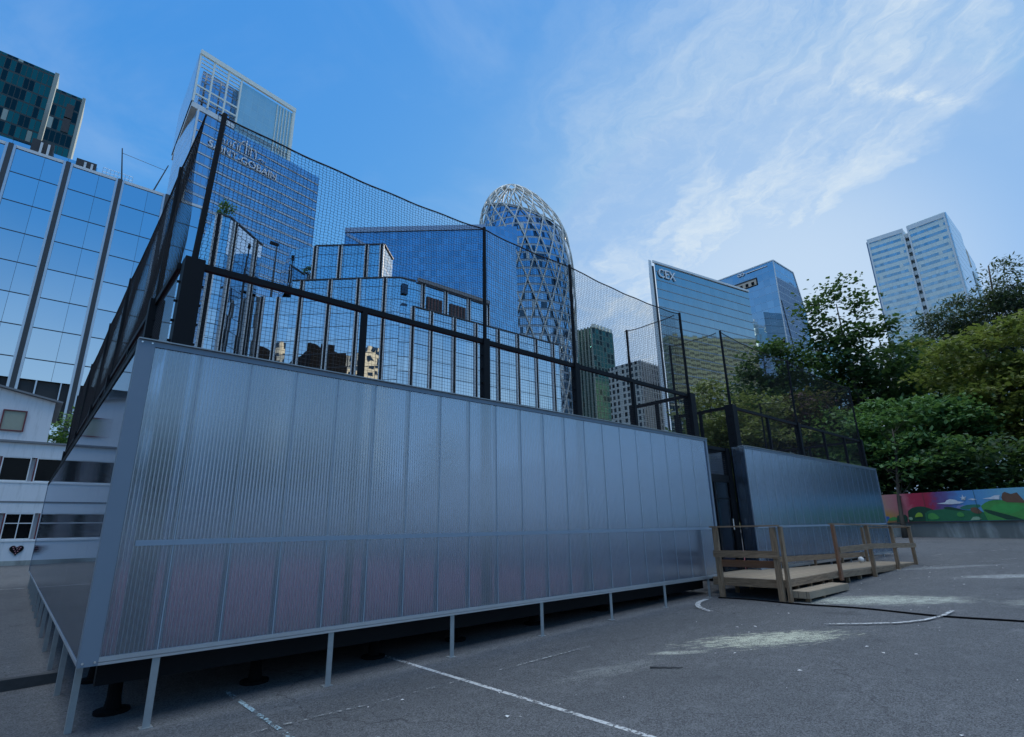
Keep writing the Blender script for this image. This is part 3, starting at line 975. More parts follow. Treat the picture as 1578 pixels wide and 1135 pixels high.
#@@PART2@@
# ------------------------------------------------------------------ school at the left
def school():
    Y = 38.0
    t = thing('school_building', (-4, Y, gz(-4, Y)), 'low white school building with maroon piers between its windows, left of the courts', 'school')
    zb = -.3
    xr = 6.0
    b = MB()
    bay = 1.36
    x_first = .12 - bay * 12
    rows = [(1.62, 2.90), (4.50, 5.72)]
    wins = []
    for r, (za, zb_) in enumerate(rows):
        for i in range(17):
            xa = x_first + i * bay + (.0 if r else .62)
            if xa + bay < xr:
                wins.append((xa + .16, xa + bay - .16, za, zb_, r))
    # wall as horizontal bands with piers, leaving the window openings
    b.box(-18, xr, Y, Y + 9, -.3, rows[0][0])
    b.box(-18, xr, Y, Y + 9, rows[0][1], rows[1][0])
    b.box(-18, xr, Y, Y + 9, rows[1][1], 6.45)
    b.box(-18, xr, Y + .22, Y + 8.9, rows[0][0], rows[0][1]); b.box(-18, xr, Y + .22, Y + 8.9, rows[1][0], rows[1][1])
    b.build('wall', M['render'], t)
    b = MB(); b.box(-18.1, xr + .1, Y - .12, Y + 9, 6.451, 6.56); b.box(-18.05, xr + .05, Y - .02, Y - .001, 3.42, 3.5); b.build('cornice', M['roofgrey'], t)
    b = MB(); b.box(-18, xr, Y - .035, Y - .001, rows[0][0] - .1, rows[0][0] - .03); b.box(-18, xr, Y - .03, Y - .001, rows[1][0] - .09, rows[1][0] - .02); b.build('sill_band', M['white'], t)
    b = MB(); b.box(-18, xr, Y - .02, Y - .001, -.3, 1.0 - .4); b.build('plinth', M['conc'], t)
    for (xa, xb, za, zc, r) in wins:
        b = MB()
        b.box(xa - .16 + .05, xa - .05, Y + .02, Y + .2, za, zc)
        b.build('pier', M['maroon'], t)
        f = MB()
        h = .045
        f.box(xa - h, xa, Y - .01, Y + .12, za, zc); f.box(xb, xb + h, Y - .01, Y + .12, za, zc)
        f.box(xa, xb, Y + .01, Y + .12, zc - h, zc); f.box(xa, xb, Y + .01, Y + .12, za, za + h)
        if r == 0:
            xm, zm = (xa + xb) / 2, (za + zc) / 2 + .15
            f.box(xm - .02, xm + .02, Y + .03, Y + .1, za + h, zc - h); f.box(xa, xm - .02, Y + .03, Y + .1, zm - .02, zm + .02); f.box(xm + .02, xb, Y + .03, Y + .1, zm - .02, zm + .02)
        fo = f.build('window', M['white'], t)
        p = MB(); p.box(xa + .001, xb - .001, Y + .13, Y + .15, za + .002, zc - .002); p.build('pane', M['darkwin'], fo)
    for xd in (-2.62, 2.78):
        b = MB(); b.tube([(xd, Y - .08, gz(xd, Y)), (xd, Y - .08, 6.44)], .045, 8); b.build('downpipe', M['ltgrey'], t)
    # upper storey, roof falling to the right
    u = MB()
    zt = lambda x: 8.80 - .21 * (x - .45)
    u.face([(-14, Y + .3, 6.56), (.45, Y + .3, 6.56), (.45, Y + .3, zt(.45)), (-14, Y + .3, zt(-6) - .6), ][::1])
    u = MB()
    poly = [(-14, Y + .3), (.45, Y + .3), (.45, Y + 7), (-14, Y + 7)]
    u.prism(poly, 6.56, [zt(-14), zt(.45), zt(.45), zt(-14)], 0, 0)
    u.build('upper_wall', M['render'], t)
    u = MB(); u.bar((-14.2, Y + 3.6, zt(-14.2) + .06), (.75, Y + 3.6, zt(.75) + .06), 7.1, .09); u.build('roof', M['roofgrey'], t)
    for xc in (-1.08, -3.4, -5.7):
        f = MB(); za, zc = 7.12, 8.12; xa, xb = xc - .42, xc + .42
        f.box(xa - .06, xa, Y + .2, Y + .34, za - .05, zc + .05); f.box(xb, xb + .06, Y + .2, Y + .34, za - .05, zc + .05)
        f.box(xa, xb, Y + .2, Y + .34, zc, zc + .05); f.box(xa, xb, Y + .2, Y + .34, za - .05, za)
        fo = f.build('window', M['maroon'], t)
        p = MB(); p.box(xa, xb, Y + .26, Y + .285, za, zc); p.build('blind', mat_blind, fo)
    # heart shaped plaque
    pts = []
    for i in range(40):
        a = 2 * math.pi * i / 40
        pts.append((.0172 * 16 * math.sin(a) ** 3, .0172 * (13 * math.cos(a) - 5 * math.cos(2 * a) - 2 * math.cos(3 * a) - math.cos(4 * a))))
    h = MB()
    HX, HZ = .22, 1.12
    fr = [(HX + x, Y - .05, HZ + z) for x, z in pts]; bk = [(x, Y - .002, z) for x, _, z in fr]
    h.face(fr[::-1])
    for i in range(40):
        j = (i + 1) % 40
        h.face([fr[i], fr[j], bk[j], bk[i]])
    hs_ = h.build('heart_plaque', M['darkwin'])
    tag(hs_, 'black heart shaped plaque with pink spots low on the white school wall', 'plaque')
    d = MB()
    for (x, z) in ((-.14, .12), (-.06, .15), (.07, .14), (.15, .11), (-.1, .03), (.02, .05), (.11, .03), (-.04, -.06), (.06, -.07), (0, -.16)):
        d.tube([(HX + x, Y - .051, HZ + z), (HX + x, Y - .058, HZ + z)], .028, 7)
    d.build('pink_spot', mat_pink, hs_)


mat_blind = mat_plain('drawn_green_blind', (.34, .36, .28), .7)
mat_pink = mat_plain('dusty_pink_paint', (.5, .22, .24), .6)
school()


# ------------------------------------------------------------------ buildings
def off_line(A, B, s, d):
    """point at fraction s of A-B pushed d metres towards the viewer's side (left of the line reversed)"""
    dx, dy = B[0] - A[0], B[1] - A[1]
    l = math.hypot(dx, dy)
    return A[0] + dx * s + dy / l * d, A[1] + dy * s - dx / l * d


def fin(parent, name, A, B, s, z0, z1, wd, dep, mat, edge=None):
    """vertical strip on facade A-B; edge = light trims on both sides"""
    dx, dy = B[0] - A[0], B[1] - A[1]
    l = math.hypot(dx, dy)
    ux, uy = dx / l, dy / l
    x, y = A[0] + dx * s, A[1] + dy * s
    b = MB()
    c = Vector((x + uy * dep / 2, y - ux * dep / 2, (z0 + z1) / 2))
    b.obox(c, (ux * wd / 2, uy * wd / 2, 0), (uy * dep / 2, -ux * dep / 2, 0), (0, 0, (z1 - z0) / 2))
    mats = [mat]
    if edge:
        mats.append(edge)
        for k in (-1, 1):
            ew = wd * .26
            c2 = c + Vector((ux, uy, 0)) * k * (wd / 2 + ew + .005) + Vector((uy, -ux, 0)) * -.05
            b.obox(c2, (ux * ew, uy * ew, 0), (uy * (dep / 2), -ux * (dep / 2), 0), (0, 0, (z1 - z0) / 2 - .05), 1)
    return b.build(name, mats, parent)


def hband(parent, name, A, B, s0, s1, z0, z1, dep, mat):
    dx, dy = B[0] - A[0], B[1] - A[1]
    l = math.hypot(dx, dy)
    ux, uy = dx / l, dy / l
    p = Vector((A[0] + dx * s0 + uy * dep / 2, A[1] + dy * s0 - ux * dep / 2, (z0 + z1) / 2)); q = Vector((A[0] + dx * s1 + uy * dep / 2, A[1] + dy * s1 - ux * dep / 2, (z0 + z1) / 2))
    b = MB(); b.bar(p, q, dep, z1 - z0)
    return b.build(name, mat, parent)


MIR = (.60, .68, .76)
M['mirror'] = mat_facade('mirror_glass_bays', 2.325, 3.2, MIR, (.03, .035, .045), .012, .035, rough=.015, tilt=.010, var=.10, off=(.0, .6))
M['mirror2'] = mat_facade('mirror_glass_small_bays', 1.9, 1.95, MIR, (.03, .035, .045), .022, .045, rough=.015, tilt=.022, var=.22, off=(.3, .4))
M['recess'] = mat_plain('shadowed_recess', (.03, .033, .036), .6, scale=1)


def text(s, size, org, xd, ext, mat, name, parent, sx=1.0):
    cu_ = bpy.data.curves.new(name, 'FONT')
    cu_.body = s; cu_.size = size; cu_.extrude = ext; cu_.resolution_u = 3
    o = bpy.data.objects.new('tmp_' + name, cu_)
    COL.objects.link(o)
    bpy.context.view_layer.update()
    me = bpy.data.meshes.new_from_object(o.evaluated_get(bpy.context.evaluated_depsgraph_get()))
    bpy.data.objects.remove(o)
    xd = Vector(xd).normalized(); up = Vector((0, 0, 1)); nz = xd.cross(up)
    mt = Matrix(((xd.x * sx, up.x, nz.x, org[0]), (xd.y * sx, up.y, nz.y, org[1]), (xd.z * sx, up.z, nz.z, org[2]), (0, 0, 0, 1)))
    q = parent; off = Vector((0, 0, 0))
    while q is not None:
        off += q.location; q = q.parent
    me.transform(Matrix.Translation(-off) @ mt)
    me.name = name
    me.materials.clear(); me.materials.append(mat)
    ob = bpy.data.objects.new(name, me)
    COL.objects.link(ob); ob.parent = parent
    return ob


# --- big mirror-glass office at the left
t = thing('mirror_glass_office', (-8, 69, 0), 'broad mirror glass office with dark vertical columns behind the white school', 'office')
b = MB()
b.prism([(-28.0, 69), (10.3, 69), (10.3, 92), (-28, 92)], 16.6, 40.6, 0, 1, uv0=.75 + 28 - 26.6)
b.build('glass_facade', [M['mirror'], M['roofgrey']], t)
b = MB(); b.prism([(-28, 70.2), (10.2, 70.2), (10.2, 92), (-28, 92)], -1, 16.59, 0, 1); b.build('recessed_storeys', [M['mirror2'], M['roofgrey']], t)
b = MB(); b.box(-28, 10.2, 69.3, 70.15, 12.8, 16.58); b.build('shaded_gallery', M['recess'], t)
b = MB(); b.box(-28, 10.4, 68.9, 69.6, 40.62, 40.95); b.build('parapet', M['ltgrey'], t)
for i in range(8):
    x = -25.9 + 4.65 * i
    fin(t, 'column', (-28, 68.99), (10.3, 68.99), (x + 28) / 38.3, -1, 40.9, .40, .30, M['darkgrey'], M['alu'])
for i in range(7):
    x = -25.9 + 4.65 * i + 1.6
    b = MB(); b.box(x, x + .12, 68.98, 69.25, 12.8, 16.58); b.box(x + 1.9, x + 2.0, 68.98, 69.25, 12.8, 16.58); b.build('gallery_mullion', M['alu'], t)
b = MB(); b.prism([(-28, 71), (-.2, 71), (-.2, 90), (-28, 90)], 40.6, 42.6, 0, 1, uv0=.4); b.build('roof_storey', [M['mirror'], M['roofgrey']], t)
for (x, z) in ((-5.0, 42.6), (-1.2, 42.0)):
    b = MB(); b.box(x - .9, x + .9, 69.2, 70.9, 40.96, z); b.box(x - .2, x, 69.0, 69.19, 40.96, z - .3, 1); b.box(x + .4, x + .6, 69.0, 69.19, 40.96, z - .3, 1); b.build('roof_plant', [M['recess'], M['ltgrey']], t)
b = MB()
for i in range(9):
    b.tube([(.3 + i * .35, 69.4, 40.95), (.3 + i * .35, 69.4, 42.0)], .02, 4)
for z in (41.5, 42.0):
    b.tube([(.3, 69.4, z), (3.1, 69.4, z)], .025, 4)
b.build('roof_railing', M['alu'], t)
for (p, q) in (((2.15, 69.3, 40.9), (1.55, 69.0, 45.0)), ((5.2, 69.3, 40.9), (6.2, 69.0, 44.9))):
    b = MB(); b.tube([p, q], [.09, .06], 6); b.build('roof_davit', M['darkgrey'], t)
b = MB(); b.tube([(1.6, 69.0, 44.4), (5.95, 69.0, 44.1)], .03, 4); b.build('davit_cable', M['darkgrey'], t)

# --- dark green twin slab tower, far left
M['green_dark'] = mat_facade('dark_green_glass', .95, 3.3, (.055, .17, .13), (.015, .03, .03), .12, .14, rough=.08, tilt=.03, var=.55, dark=.35, lit=(.32, .40, .36), litfrac=.05)
M['pale_end'] = mat_facade('pale_end_wall', 2.0, 3.3, (.5, .56, .50), (.3, .34, .3), .1, .1, rough=.3, tilt=.02, metal=.2)
t = thing('dark_green_tower', (-16, 151, 0), 'dark green glass slab tower cut off by the left edge above the mirror office', 'tower')
b = MB(); b.prism([(-36, 150.2), (-12.2, 150.9), (-12.3, 172), (-36, 172)], -2, 110, 0, 1); b.build('glass_facade', [M['green_dark'], M['roofgrey']], t)
b = MB(); b.box(-12.18, -11.4, 150.7, 172, -2, 110.3); b.build('end_wall', M['pale_end'], t)
b = MB(); b.prism([(-10.6, 142), (-5.9, 142.1), (-5.9, 150.4), (-10.6, 150.4)], -2, 100, 0, 1, uv0=3); b.build('side_wing', [M['green_dark'], M['roofgrey']], t)
b = MB(); b.box(-5.88, -5.3, 142, 150.4, -2, 100.3); b.build('end_wall', M['pale_end'], t)
b = MB()
for k in (0, 1):
    b.box(-8.2, -6.9, 141.9, 142.06, 95 - 3.6 * k - 1.7, 97.2 - 3.6 * k)
b.build('roof_louvre', M['recess'], t)

# --- tall office tower with the glass crown and the sign
M['blueglass'] = mat_facade('blue_grey_glass', 1.5, 3.9, (.52, .58, .70), (.16, .21, .30), .07, .05, band=(.62, .68, .74), bandfrac=.05, rough=.06, tilt=.02, var=.3)
M['blueglass_side'] = mat_facade('pale_side_glass', 1.5, 3.9, (.55, .63, .70), (.5, .56, .6), .1, .08, rough=.12, tilt=.02, var=.3)
M['crown'] = mat_facade('teal_glass_screen', 2.4, 3.2, (.46, .66, .68), (.35, .52, .54), .03, .03, rough=.22, tilt=.01, var=.12, metal=.55)
M['crown_edge'] = mat_facade('pale_glass_edge', 1.5, 2.0, (.66, .74, .66), (.8, .84, .76), .14, .12, rough=.25, tilt=.02, var=.3, metal=.3)
t = thing('crowned_glass_tower', (40, 187, 0), 'tallest blue glass tower with a teal glass crown and white letters on its face', 'tower')
A, B = (21.4, 181.1), (67.3, 190.4)
b = MB(); b.prism([A, B, (65, 216), (19.7, 205)], -2, 139.8, 0, 1); b.build('glass_facade', [M['blueglass'], M['roofgrey']], t)
for k in range(34):
    z = 6 + 3.94 * k
    hband(t, 'floor_band', (A[0] - .1, A[1]), B, 0, 1, z, z + .24, .25, M['ltgrey'])
fin(t, 'corner_trim', A, B, .003, -2, 140, .5, .5, M['ltgrey'])
C0, C1, C2, C3 = (19.5, 182.4), (54.8, 189.0), (53, 224), (20.2, 218.5)
b = MB(); b.prism([C0, C1, C2, C3], 141.6, 143.6, 0, 0, bottom=True); b.build('crown_floor', M['ltgrey'], t)
lerp = lambda P, Q, s: (P[0] + (Q[0] - P[0]) * s, P[1] + (Q[1] - P[1]) * s)
b = MB(); b.prism([lerp(C0, C1, .40), lerp(C0, C1, .97), (52.2, 222), (33, 216)], 139.8, 162.6, 0, 1); b.build('glass_screen', [M['crown'], M['roofgrey']], t)
b = MB(); b.prism([(21.6, 186), lerp((20.6, 186), (54.8, 191), .42), (33, 214), (22, 212)], 143.61, 160.5, 0, 1); b.build('inner_core', [M['blueglass'], M['roofgrey']], t)
for s in (.0, .13, .27, .40):
    fin(t, 'crown_post', C0, C1, s + .004, 143.6, 163.4, .55, .5, M['crown_edge'])
for z in (146.6, 150.2):
    hband(t, 'crown_rail', C0, C1, 0, .40, z, z + .6, .4, M['crown_edge'])
for z in (158.6, 160.2, 161.8):
    hband(t, 'crown_louvre', C0, C1, .02, .40, z, z + .35, .3, M['crown_edge'])
hband(t, 'crown_cap', C0, C1, -.004, 1.0, 163.4, 165.2, .8, M['crown_edge'])
for k in range(6):
    fin(t, 'glass_fin', C0, C1, .80 + .034 * k, 140.0, 162.4, .28, .35, M['crown_edge'])
fin(t, 'crown_post', C0, C1, .985, 139.9, 163.4, .9, .7, M['crown_edge'])
b = MB(); b.prism([(C3[0] - .3, C3[1]), (C0[0] - .3, C0[1]), (C0[0], C0[1]), (C3[0], C3[1])], 143.6, 164, 0, 0)
b.build('side_screen', M['blueglass_side'], t)
b = MB(); b.prism([(19.7 - .3, 205), (21.4 - .3, 181.2), (21.4 - .02, 181.2), (19.7 - .02, 205)], -2, 139.5, 0, 0); b.build('side_facade', M['blueglass_side'], t)
dirF = Vector((B[0] - A[0], B[1] - A[1], 0)).normalized()
o0 = off_line(A, B, .100, .5)
M['letter'] = mat_plain('white_letters', (.85, .85, .85), .4)
text('SAINT-GOBAIN', 3.9, (o0[0], o0[1], 128.3), dirF, .15, M['letter'], 'sign_letters', t, .92)
# outline of a small skyline above the letters
lg = MB()
o1 = off_line(A, B, .225, .5)
P = lambda u, z: (o1[0] + dirF.x * u, o1[1] + dirF.y * u, 132.6 + z)
for seg in ([(0, 0), (0, 2.0), (1.2, 2.0), (1.2, 0)], [(2.0, 0), (2.0, 1.6), (2.8, 2.7), (3.6, 1.6), (3.6, 0)],
            [(4.4, 0), (4.4, 2.6), (5.0, 4.2), (5.8, 4.9), (6.4, 4.2), (6.6, 2.6)], [(6.6, 0), (6.6, 5.6)], [(7.6, 0), (7.6, 4.6), (7.6, 4.6)], [(8.4, 0), (8.4, 3.8), (9.6, 3.6), (10.3, 2.4), (10.3, 0)],
            [(-1.0, 0), (-1.0, 1.3), (-2.4, 1.3), (-2.4, 0)], [(11.3, .4), (12.2, 1.2), (13.4, .5), (14.2, .8)]):
    lg.tube([P(*k) for k in seg], .2, 5)
lg.build('skyline_emblem', M['letter'], t)

# --- blue glass slab in the middle
M['deepblue'] = mat_facade('deep_blue_glass', 1.45, 1.75, (.38, .50, .66), (.16, .28, .46), .05, .06, rough=.05, tilt=.03, var=.35, dark=.0)
M['midblue'] = mat_facade('mid_blue_glass', 1.45, 1.75, (.45, .58, .74), (.26, .38, .55), .09, .09, rough=.05, tilt=.02, var=.3)
t = thing('blue_glass_block', (70, 105, 0), 'wide deep blue glass block behind the net beside the lattice tower', 'office')
b = MB(); b.prism([(49.1, 117), (75.3, 93.3), (75.9, 93.4), (86, 130), (64, 140)], -2, 75, 0, 1); b.build('glass_facade', [M['deepblue'], M['roofgrey']], t)
b = MB(); b.prism([(75.95, 93.42), (87.8, 95.7), (92, 128), (86.1, 130)], -2, [74.2, 75.0, 75, 75], 0, 1); b.build('side_wing', [M['midblue'], M['roofgrey']], t)
b = MB(); b.prism([(77.2, 96.9), (88.9, 96.3), (92, 122), (84, 126)], 75.01, [77.3, 81.6, 81.6, 77.3], 0, 1); b.build('upper_storey', [M['deepblue'], M['roofgrey']], t)
hband(t, 'roof_band', (49.1, 117), (75.3, 93.3), 0, 1, 74.0, 75.3, .3, M['midblue'])
b = MB(); b.bar((49.4, 116.5, 73.5), (54.5, 111.9, 69.0), .25, .6); b.build('sloping_rail', M['midblue'], t)

# --- oval tower in a white lattice
M['ovalglass'] = mat_facade('banded_tower_glass', 1.4, 4.0, (.36, .50, .66), (.06, .09, .12), .06, .06, band=(.34, .44, .52), bandfrac=.22, rough=.08, tilt=.04, var=.5, dark=.2, lit=(.5, .55, .55), litfrac=.04)
M['lattice'] = mat_plain('pale_lattice_paint', (.50, .53, .51), .5, .1, var=.06, scale=.3)
t = thing('lattice_tower', (158, 172, 0), 'oval glass tower wrapped in a pale diamond lattice with an open lattice dome', 'tower')
az = Vector((.67020958, .74217189, 0)); lat = Vector((.74217189, -.67020958, 0))
AX = Vector((155.7, 172.42, 0)) + az * 7
PROF = [(-2, 6.9, 19.6), (49.4, 6.9, 20.9), (79.3, 6.8, 22.4), (101.7, 6.7, 23.1), (118.3, 6.5, 23.3), (129.7, 6.1, 23.0), (141, 5.3, 21.9), (149.7, 3.8, 19.9), (155.6, 2.3, 17.3), (158.9, 1.7, 15.5), (161.9, 1.1, 13.5), (164.2, .4, 11.5), (166.1, .2, 9.6), (168, .1, 7.4), (169.5, -.2, 5.1), (171.0, 0, 2.4)]


def prof(z):
    for (z0, c0, r0_), (z1, c1, r1_) in zip(PROF, PROF[1:]):
        if z <= z1:
            k = (z - z0) / (z1 - z0)
            return c0 + (c1 - c0) * k, r0_ + (r1_ - r0_) * k
    return PROF[-1][1:]


def shell(z, a, inset=0.0):
    c, r = prof(z)
    r = max(.1, r - inset)
    p = AX + lat * (c + r * math.cos(a)) + az * (.80 * r * math.sin(a))
    return Vector((p.x, p.y, z))


b = MB()
n = 64
zl = [-2, 30, 60, 85, 105, 120, 130, 138]
for i in range(n):
    a0, a1 = 2 * math.pi * i / n, 2 * math.pi * (i + 1) / n
    for k in range(len(zl) - 1):
        b.face([shell(zl[k], a0, 1.3), shell(zl[k], a1, 1.3), shell(zl[k + 1], a1, 1.3), shell(zl[k + 1], a0, 1.3)], 0, [(i * 2.1, zl[k]), (i * 2.1 + 2.1, zl[k]), (i * 2.1 + 2.1, zl[k + 1]), (i * 2.1, zl[k + 1])])
    rt0 = 149 - 8.5 * math.cos(a0); rt1 = 149 - 8.5 * math.cos(a1)
    q = [shell(138, a0, 1.3), shell(138, a1, 1.3), shell(rt1, a1, 1.6), shell(rt0, a0, 1.6)]
    b.face(q, 0, [(i * 2.1, 138), (i * 2.1 + 2.1, 138), (i * 2.1 + 2.1, rt1), (i * 2.1, rt0)])
    b.face([shell(rt0, a0, 1.6), shell(rt1, a1, 1.6), AX + Vector((0, 0, 149))], 1)
b.build('glass_body', [M['ovalglass'], M['roofgrey']], t)
NH = 20
zs = [-2 + 173.0 * k / 70 for k in range(71)]
for sg in (-1, 1):
    for i in range(NH):
        pts = []
        for z in zs:
            zz = z if z < 140 else z
            tw = sg * (z / 22.0) * (2 * math.pi / NH) + (0 if z < 140 else sg * ((z - 140) / 32.0) ** 1.6 * .5)
            pts.append(shell(min(171.0, z), 2 * math.pi * i / NH + tw))
        b = MB(); b.tube(pts, .32, 5)
        b.build('lattice_rib', M['lattice'], t)
b = MB()
b.tube([shell(149 - 8.5 * math.cos(a), a, .8) for a in [2 * math.pi * i / 48 for i in range(49)]], .35, 5, cap=False)
b.build('roof_ring', M['lattice'], t)

# --- two residential towers in the gap
M['greenres'] = mat_facade('green_residential', 2.6, 2.9, (.07, .19, .16), (.09, .17, .14), .30, .20, rough=.2, tilt=.05, var=.6, dark=.3)
M['greenrib'] = mat_plain('grey_green_rib', (.30, .37, .33), .6)
t = thing('green_residential_tower', (205, 163, 0), 'dark green ribbed residential tower just right of the lattice tower', 'tower')
b = MB(); b.prism([(199.1, 171.9), (200.8, 163.5), (216.6, 162.8), (219, 182), (200, 184)], -2, 99, 0, 1); b.build('facade', [M['greenres'], M['roofgrey']], t)
for s in (.08, .3, .52, .74, .95):
    fin(t, 'pale_rib', (199.1, 171.9), (200.8, 163.5), s, -2, 99.4, .8, .6, M['greenrib'])
for k in range(6):
    x = 201.5 + 2.6 * k
    b = MB(); b.box(x, x + 1.6, 162.7, 164.5, 99.01, 101.0); b.build('roof_box', M['crown_edge'], t)
M['whiteres'] = mat_facade('pale_residential', 2.4, 2.9, (.22, .26, .27), (.62, .65, .62), .45, .36, rough=.2, tilt=.05, var=.7, dark=.25)
t = thing('pale_residential_tower', (205, 138, 0), 'small pale residential tower with a grid of windows left of the sail shaped office', 'tower')
b = MB(); b.prism([(200.5, 148.4), (201, 137.7), (217.4, 138), (219, 154), (200.5, 155)], -2, 75, 0, 1); b.build('facade', [M['whiteres'], M['roofgrey']], t)
for k in range(8):
    fin(t, 'pale_rib', (201, 137.7), (217.4, 138), .06 + .126 * k, -2, 75.4, .55, .5, M['ltgrey'])

# --- slab with the lettering
M['sailglass'] = mat_facade('grey_blue_glass_floors', 2.8, 3.7, (.44, .47, .48), (.30, .38, .45), .025, .07, rough=.04, tilt=.008, var=.12)
M['slabband'] = mat_plain('dull_floor_band', (.30, .36, .40), .4)
t = thing('lettered_glass_slab', (195, 99, 0), 'grey blue glass slab with three letters at its top left corner', 'office')
A, B = (167.8, 103.8), (223.5, 93.2)
b = MB(); b.prism([A, B, (236, 99.5), (184, 113.8)], -2, 99.6, 0, 1); b.build('glass_facade', [M['sailglass'], M['roofgrey']], t)
for k in range(26):
    z = 4 + 3.7 * k - .15
    hband(t, 'floor_band', A, B, .006, 1, z, z + .26, .12, M['slabband'])
b = MB(); b.prism([(164.7, 104.3), (166.2, 104.05), (179, 112.4), (177, 112.4)], -2, 100.4, 0, 0); b.build('end_fin', M['ltgrey'], t)
b = MB(); b.prism([(166.3, 104.5), (167.7, 104.1), (182, 113), (180, 113)], -2, 98.5, 0, 0); b.build('end_recess', M['recess'], t)
hband(t, 'parapet', A, B, -.02, 1, 99.61, 100.5, .5, M['ltgrey'])
dF = Vector((B[0] - A[0], B[1] - A[1], 0)).normalized()
o0 = off_line(A, B, .022, .4)
text('CEX', 5.2, (o0[0], o0[1], 94.2), dF, .12, M['letter'], 'sign_letters', t, .95)

# --- faceted blue tower
M['facet'] = mat_facade('blue_facet_glass', 2.9, 3.6, (.38, .47, .56), (.28, .42, .58), .02, .04, rough=.03, tilt=.012, var=.18)
M['facet2'] = mat_facade('pale_facet_glass', 1.8, 3.6, (.36, .50, .66), (.40, .52, .62), .06, .08, rough=.05, tilt=.012, var=.2, metal=.8)
t = thing('faceted_blue_tower', (255, 95, 0), 'blue glass tower with a slanted right shoulder and a terrace opening near its top', 'tower')
y0, y1 = 88.0, 116.3
x0 = 243.5
prf = [(x0, -2), (271.3, -2), (271.3, 100), (264.4, 120), (x0, 120)]
b = MB()
yy = lambda x: 88.0 - .03 * (x - x0)
fr = [(x, yy(x), z) for x, z in prf]; bk = [(x + .5, y1, z) for x, z in prf]
b.face(fr, 1, [(x, z) for x, z in prf])
b.face(bk[::-1], 1, [(x, z) for x, z in prf][::-1])
b.face([fr[4], bk[4], bk[0], fr[0]][::1], 0, [(0, 120), (28.3, 120), (28.3, -2), (0, -2)])
b.face([fr[1], bk[1], bk[2], fr[2]], 1, [(0, -2), (28.3, -2), (28.3, 100), (0, 100)])
b.face([fr[2], bk[2], bk[3], fr[3]], 1, [(0, 100), (28.3, 100), (28.3, 121), (0, 121)])
b.face([fr[3], bk[3], bk[4], fr[4]], 2)
b.build('glass_facade', [M['facet'], M['facet2'], M['roofgrey']], t)
b = MB()
b.bar(fr[4], fr[3], .5, .5); b.bar(fr[3], fr[2], .5, .5); b.bar(fr[2], fr[1], .4, .4); b.bar(fr[4], fr[0], .35, .35); b.bar(fr[4], bk[4], .5, .5)
b.build('edge_trim', M['ltgrey'], t)
b = MB(); b.bar((x0 + 1.5, yy(x0) - .15, 100), (x0 + 14, yy(x0 + 14) - .15, 40), .2, .3); b.build('diagonal_seam', M['darkgrey'], t)
M['beige'] = mat_plain('warm_beige_cladding', (.55, .46, .36), .6, scale=.4)
b = MB(); b.box(x0 - .25, x0 - .05, 96.6, 108.6, 110.6, 114.4); tr = b.build('terrace', M['recess'], t)
b = MB(); b.box(x0 - .40, x0 - .26, 97.0, 108.3, 110.8, 113.5); b.build('back_wall', M['beige'], tr)
b = MB()
for k in range(4):
    b.box(x0 - .52, x0 - .41, 98 + 2.8 * k, 99.3 + 2.8 * k, 111, 112.6)
b.build('terrace_window', M['darkwin'], tr)
b = MB()
for c in (104.6, 102.9):
    b.tube([(x0 - .3, c + .8 * math.cos(a), 118.3 + .62 * math.sin(a)) for a in [2 * math.pi * i / 16 for i in range(17)]], .2, 5, cap=False)
b.box(x0 - .35, x0 - .15, 91, 101.2, 118.0, 118.35)
b.build('roof_sign', M['letter'], t)
b = MB()
for k in range(6):
    for j in range(3):
        b.box(x0 - .2, x0 - .05, 88.8 + 2.1 * j, 90.3 + 2.1 * j, 57 + 4.4 * k, 59.4 + 4.4 * k)
b.build('corner_window', M['darkwin'], t)

# --- low teal block seen between the trees
t = thing('teal_office_block', (190, 60, 0), 'low teal glass block half hidden by trees right of the faceted tower', 'office')
M['teal'] = mat_facade('teal_glass', 2.0, 3.4, (.34, .56, .60), (.5, .66, .66), .05, .25, rough=.06, tilt=.02, var=.4)
b = MB(); b.prism([(185.4, 61.2), (186, 55.5), (210, 55.5), (210, 61.2)], -2, 58.5, 0, 1); b.build('glass_facade', [M['teal'], M['roofgrey']], t)
for k in range(16):
    hband(t, 'floor_band', (185.4, 61.2), (186, 55.5), 0, 1, 4 + 3.4 * k, 4.5 + 3.5 * k, .2, M['ltgrey'])

# --- striped tower at the right
M['stripe'] = mat_facade('striped_glass_floors', 1.5, 3.35, (.46, .54, .60), (.42, .52, .56), .03, .05, band=(.74, .84, .80), bandfrac=.54, rough=.08, tilt=.03, var=.5, dark=.0, lit=(.66, .74, .72), litfrac=.12)
M['stripeside'] = mat_facade('pale_stripe_side', 2.5, 3.9, (.62, .72, .78), (.5, .6, .66), .04, .10, rough=.1, tilt=.02, var=.2, metal=.7)
M['glarecover'] = mat_plain('slate_glare_cover', (.15, .24, .36), .9, scale=.1, spec=.0)  # for unseen covers added to cut sun glare in the faceted tower
M['slot'] = mat_plain('shaded_slot', (.30, .36, .38), .5)
t = thing('striped_office_tower', (310, 45, 0), 'pale office tower with dark horizontal window stripes and a vertical slot, above the trees', 'tower')
b = MB(); b.prism([(300.9, 62.2), (302.0, 47.0), (331, 47), (331, 62.2)], -2, 139.6, 0, 1); b.build('left_slab', [M['stripe'], M['roofgrey']], t)
b = MB(); b.prism([(301.6, 45.3), (300.7, 30.1), (331.8, 29.8), (331.8, 45.3)], -2, 140.6, 0, 1, uv0=1.2); b.build('right_slab', [M['stripe'], M['roofgrey']], t)
b = MB(); b.prism([(304.5, 47.0), (304.5, 45.3), (330, 45.3), (330, 47.0)], -2, 138, 0, 1); b.build('slot_core', [M['slot'], M['roofgrey']], t)
